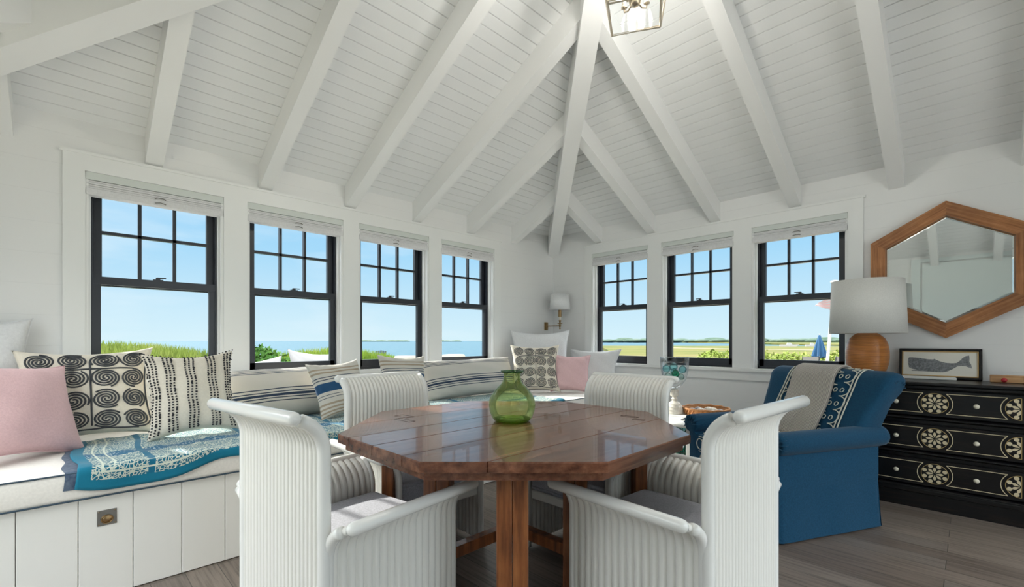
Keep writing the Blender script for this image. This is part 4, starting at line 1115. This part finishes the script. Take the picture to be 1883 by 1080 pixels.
# ================================================================== OUTDOORS
o = MB().box(-9000, 3000, -6000, 9000, -2.7, -2.5).build('sea', M['sea']); tag(o, 'wide blue sea reaching the horizon beyond the bench windows', 'sea', kind='structure')
def land(name, poly, z0, z1, m, label, cat):
    return tag(MB().prism(poly, lambda x, y: (x, y, z0), lambda x, y: (x, y, z1)).build(name, m), label, cat, kind='structure')
land('marsh', [(-22, 40), (-140, 205), (-58, 262), (60, 262), (400, 300), (400, 40)], -2.48, -1.5, M['marsh'], 'flat yellow green salt marsh beyond the mirror wall', 'marsh')
land('garden_ground', [(-12, -16), (-8.4, -3), (-8, 2), (-6.5, 12), (-22, 40), (60, 40), (60, -20)], -2.48, -.62, M['yard'], 'rough grassy garden around the house', 'ground')
land('far_marsh', [(-30, 330), (-420, 900), (900, 900), (900, 310)], -2.48, -1.45, M['marsh'], 'far bank of the marsh behind the creek', 'marsh')
land('far_shore', [(-2600, 2100), (-700, 900), (-300, 860), (1500, 700), (1500, 2600)], -2.48, -.9, M['far_land'], 'low distant shore on the horizon', 'shore')
land('sand_bar', [(-75, 150), (-26, 141), (-26, 144.5), (-75, 155)], -1.5, -1.40, M['sand'], 'pale sand strip crossing the marsh', 'sand')
land('patio', [(L+T, -7), (L+T, 1), (L+6, 1), (L+6, -7)], -.62, -.08, M['deck'], 'unseen pale patio added to bounce light in at the terrace doors', 'patio')  # unseen pale ground added to bounce light up to the ceiling
land('terrace', [(-4.2, -6.5), (-4.2, -T-.2+1.2), (-T, -T+1.3), (-T, -6.5)], -.62, -.08, M['deck'], 'timber terrace outside the bench windows', 'terrace')
# distant tree line: low rounded crowns
mb = MB(); rs = random.Random(21)
for i in range(560):
    t = rs.random(); a = R(62+72*t); D = rs.uniform(900, 1150); x, y = 3.9+D*math.cos(a), -4.6+D*math.sin(a)
    hgt = rs.uniform(4, 8)*(1.3 if rs.random() < .12 else .8)
    mb.ball((x, y, -.9+hgt*.35), hgt, 8, (2.6, 1.4, .62))
tag(mb.build('tree_line', M['tree'], smooth=True), 'hazy line of trees on the far shore', 'trees', kind='stuff')
mb = MB(); rs = random.Random(23)
for i in range(60):
    a = R(142+rs.random()*14); D = 1900; x, y = 3.9+D*math.cos(a), -4.6+D*math.sin(a); mb.ball((x, y, -2), rs.uniform(4, 9), 8, (3, 2.2, .7))
tag(mb.build('headland_trees', M['tree'], smooth=True), 'thin strip of trees across the water beyond the bench windows', 'trees', kind='stuff')
# grass and scrub
def blades(mb, x, y, z, h, n, spread, rs, lean=.25):
    for _ in range(n):
        bx_, by = x+rs.uniform(-spread, spread), y+rs.uniform(-spread, spread); hh = h*rs.uniform(.6, 1.1); a = rs.uniform(0, 6.28); w = .006+.006*rs.random()
        lx, ly = rs.uniform(-lean, lean)*hh, rs.uniform(-lean, lean)*hh; c, s = math.cos(a)*w, math.sin(a)*w
        mb.add([(bx_-c, by-s, z), (bx_+c, by+s, z), (bx_+lx*.4+c*.8, by+ly*.4+s*.8, z+hh*.6), (bx_+lx, by+ly, z+hh)], [(0, 1, 2, 3)])
rs = random.Random(31)
def mound(cx, cy, rx, ry, zt, zb): return lambda x, y: zb+(zt-zb)*max(0, 1-((x-cx)/rx)**2-((y-cy)/ry)**2)**.6
def dune(name, cx, cy, rx, ry, zt, m, label, rot=0):
    zb = -.63; c, s = math.cos(rot), math.sin(rot)
    def fn(u, v):
        a = 2*PI*u; rr = math.sin(v*PI/2); x, y = rx*rr*math.cos(a), ry*rr*math.sin(a); h = max(0, 1-rr*rr)**.6
        return (cx+c*x-s*y, cy+s*x+c*y, zb+(zt-zb)*h)
    o = MB().grid(40, 14, fn, cu=True).build(name, m, smooth=True, recalc=False); tag(o, label, 'dune', kind='structure')
    return lambda x, y: (lambda X, Y: zb+(zt-zb)*max(0, 1-(X/rx)**2-(Y/ry)**2)**.6)(c*(x-cx)+s*(y-cy), -s*(x-cx)+c*(y-cy))
f1 = dune('grassy_bank', -7.0, -4.5, 2.0, 4.4, .93, M['lawn'], 'grassy dune bank outside the leftmost window')
mb = MB()
for i in range(5200):
    x, y = rs.uniform(-8.0, -5.1), rs.uniform(-8.2, -1.2)
    z = f1(x, y)
    if z > .25: blades(mb, x, y, z-.03, .26, 5, .08, rs)
tag(mb.build('dune_grass', M['blade'], recalc=False), 'dense green dune grass outside the leftmost window', 'grass', kind='stuff')
mb = MB()
f2 = dune('grassy_bank', -7.3, .2, 1.6, 3.4,   .74, M['lawn'], 'lower grassy bank outside the middle bench windows')
for i in range(4200):
    x, y = rs.uniform(-8.7, -5.9), rs.uniform(-2.9, 3.2); z = f2(x, y)
    if z > .0: blades(mb, x, y, z-.03, .28-.02*max(0, y), 5, .09, rs)
tag(mb.build('beach_grass', M['blade_y'], recalc=False), 'yellow green beach grass outside the middle bench windows', 'grass', kind='stuff')
def leafball(mb, cx, cy, cz, rx, ry, rz, n, rs, sz=.05):
    for _ in range(n):
        a, b = rs.uniform(0, 6.283), math.acos(rs.uniform(-.3, 1)); rr = rs.uniform(.86, 1.04)
        p = Vector((cx+rx*rr*math.sin(b)*math.cos(a), cy+ry*rr*math.sin(b)*math.sin(a), cz+rz*rr*math.cos(b)))
        d1 = Vector((rs.uniform(-1, 1), rs.uniform(-1, 1), rs.uniform(-1, 1))).normalized()*sz*rs.uniform(.6, 1.2); d2 = d1.cross(Vector((rs.uniform(-1, 1), rs.uniform(-1, 1), rs.uniform(-1, 1)))).normalized()*sz*.5
        mb.add([p-d1, p+d2, p+d1, p-d2], [(0, 1, 2, 3)])
mb = MB(); r = thing('shrub', 'rounded dark green shrub outside the second window from the left', 'shrub', (-4.9, -2.35, -.62))
leafball(mb, 0, 0, .55, 1.0, .95, 1.13, 5200, rs, .05); mb.build('foliage', M['leaf'], r, recalc=False)
MB().ball((0, 0, .5), .9, 20, (.98, .93, 1.1)).build('inner_twigs', M['leaf'], r, smooth=True)
MB().tube([(0, 0, 0), (0, 0, .5)], .05, 8).build('stem', M['grey_wood'], r)
mb = MB()
for i in range(30):
    x = -7+i*.62; y = 20.8+rs.uniform(-.8, .8)+(1.2 if i < 14 else 0)
    leafball(mb, x, y, -.62, 1.0, .9, .98+.25*rs.random()+(.28 if x > -.2 else 0), 420, rs, .10)
tag(mb.build('hedge_scrub', M['blade'], recalc=False), 'bright green scrub between the loungers and the marsh', 'shrubs', kind='stuff')
# stone piers
for (x, y, z, lab) in ((-4.0, .22, .84, 'stone pier with pale cap seen through the third bench window, right one'), (-3.33, .89, .87, 'stone pier with pale cap seen through the bench window nearest the corner'), (-4.43, -.42, .76, 'low stone pier with pale cap seen through the third bench window, left one')):
    r = thing('stone_pier', lab, 'pier', (x, y, -.62), R(20), 'stone piers on the terrace edge'); h = z+.62
    MB().rbox(-.14, .14, -.14, .14, 0, h-.09, .01, 1).build('pier_shaft', M['brick'], r)
    mb = MB(); mb.prism([(-.17, -.17), (.17, -.17), (.17, .17), (-.17, .17)], lambda a, b: (a*.85, b*.85, h-.09), lambda a, b: (a, b, h-.045)); mb.prism([(-.17, -.17), (.17, -.17), (.17, .17), (-.17, .17)], lambda a, b: (a, b, h-.045), lambda a, b: (a*.9, b*.9, h)); mb.build('pier_cap', M['stone'], r)
# outdoor sofa
r = thing('outdoor_sofa', 'white cushioned terrace sofa outside the second window', 'sofa', (-1.45, -2.95, -.08), R(90))
MB().rbox(-.75, .75, -.35, .35, .05, .30, .02, 2).build('sofa_base', M['grey_wood'], r)
MB().rbox(-.73, .73, -.36, .30, .30, .48, .05, 3).build('seat_cushion', M['outdoor_linen'], r, smooth=True)
MB().rbox(-.75, .75, .26, .38, .05, .78, .02, 2).build('sofa_back', M['grey_wood'], r)
for xx, hh, lb, yy in ((-.30, .60, 'white pillow slumped along the terrace sofa', -3.16), (.30, .66, 'white pillow upright on the right of the terrace sofa', -2.50)):
    pillow(lb, 'pillow', (-1.50, yy, .40), (1, 0), 20, .82 if xx < 0 else .62, hh-.04 if xx < 0 else hh,   .2, M['outdoor_linen'], seed=int(20+xx*10), roll=(-7 if xx < 0 else 5), name='outdoor_pillow')
# lounge chair by the water
r = thing('slatted_chair', 'dark slatted garden chair facing the water', 'chair', (-23.6, 10.3, -.62), R(60)); 
mb = MB()
for i in range(5): x = -.28+.14*i; mb.prism([(.25, .35), (.29, .35), (.52, 1.12-.02*abs(i-2)), (.48, 1.12-.02*abs(i-2))], lambda y, z: (x-.06, y, z), lambda y, z: (x+.06, y, z))
mb.build('backrest', M['grey_wood'], r)
MB().box(-.34, .34, -.3, .3, .33, .37).build('seat', M['grey_wood'], r)
for s in (-1, 1):
    MB().box(s*.42-.07, s*.42+.07, -.35, .4, .62, .65).build('armrest', M['grey_wood'], r)
    for y in (-.3, .3): MB().box(s*.40-.03, s*.40+.03, y-.04, y+.04, 0, .62).build('leg', M['grey_wood'], r)
# blue folded parasol
r = thing('folded_parasol', 'closed blue parasol seen through the window beside the lamp', 'parasol', (-.8, 19.12, -.62))
def can(u, v):
    a = 2*PI*u; rr = (.03+.22*v**.8)*(1+.28*math.cos(8*a)*v); return (rr*math.cos(a), rr*math.sin(a), 2.02-.98*v+.05*math.cos(8*a)*v)
MB().grid(64, 12, can, cu=True).build('canopy', M['parasol_blue'], r, smooth=True, recalc=False)
MB().tube([(0, 0, .05), (0, 0, 2.08)], .025, 8).build('pole', M['white_metal'], r); MB().lathe([(.25, 0), (.25, .06), (.04, .09)], 20).build('base', M['grey_wood'], r)
for (x, y, lab) in ((-.59, 16.49, 'white sling lounge chair left of the blue parasol'), (.34, 17.38, 'white sling lounge chair right of the flagpole')):
    r = thing('lounge_chair', lab, 'chair', (x, y, -.62), R(15), 'white sling chairs in the garden')
    MB().prism([(-.1, .40), (.1, .40), (-.35, 1.14), (-.38, 1.14)], lambda y, z: (-.25, y, z), lambda y, z: (.25, y, z)).build('backrest', M['flag_white'], r)
    MB().box(-.25, .25, -.1, 1.0, .36, .40).build('seat', M['flag_white'], r)
    mb = MB()
    for s in (-1, 1): mb.tube([(s*.27, .2, 0), (s*.27, 0, .42), (s*.27, -.38, 1.16)], .018, 6); mb.tube([(s*.27, -.2, 0), (s*.27, .0, .40), (s*.27, 1.0, .40), (s*.27, 1.05, 0)], .018, 6)
    mb.build('frame', M['grey_wood'], r)
r = thing('flagpole', 'white pole with a striped flag beyond the window beside the lamp', 'flagpole', (1.14, 9.70, -.62))
MB().tube([(0, 0, 0), (.22, .22, 3.30)], .038, 10).build('pole', M['white_metal'], r)
MB().lathe([(.03, 3.30), (.10, 3.31), (.10, 3.35), (.001, 3.37)], 16, (.22, .22, 0)).build('finial', M['white_metal'], r)
mb = MB()
def flg(u, v):  # hangs from the pole towards the left, pointed tip
    base = Vector((.185-.02*v, .185-.02*v, 2.98-.42*v)); tip = Vector((-.16, -.17, 2.70)); p = base.lerp(tip, u); p += Vector((.7, -.7, 0))*.04*math.sin(u*7+v*2)*u; return tuple(p)
nS = 9
for i in range(nS):
    mb.cur = i % 2; mb.grid(12, 2, lambda u, v: flg(u, (i+v)/nS))
mb.build('flag', [M['flag_white'], M['flag_red']], r, recalc=False)
for (x, y, L_, lab) in ((-53.5, 228, 7.5, 'small white motor boat on the creek, left one'), (-46.5, 236, 5.0, 'small white motor boat on the creek, right one')):
    r = thing('motor_boat', lab, 'boat', (x, y, -2.4+1.0), R(20), 'boats on the creek')
    MB().prism([(-L_/2, 0), (L_/2-1.2, 0), (L_/2, .9), (-L_/2-.1, .8)], lambda a, z: (a, -.9, z), lambda a, z: (a, .9, z)).build('hull', M['white_metal'], r)
    MB().prism([(-L_*.15, .8), (L_*.15, .85), (L_*.05, 1.7), (-L_*.12, 1.7)], lambda a, z: (a, -.6, z), lambda a, z: (a, .6, z)).build('cabin', M['white_metal'], r)
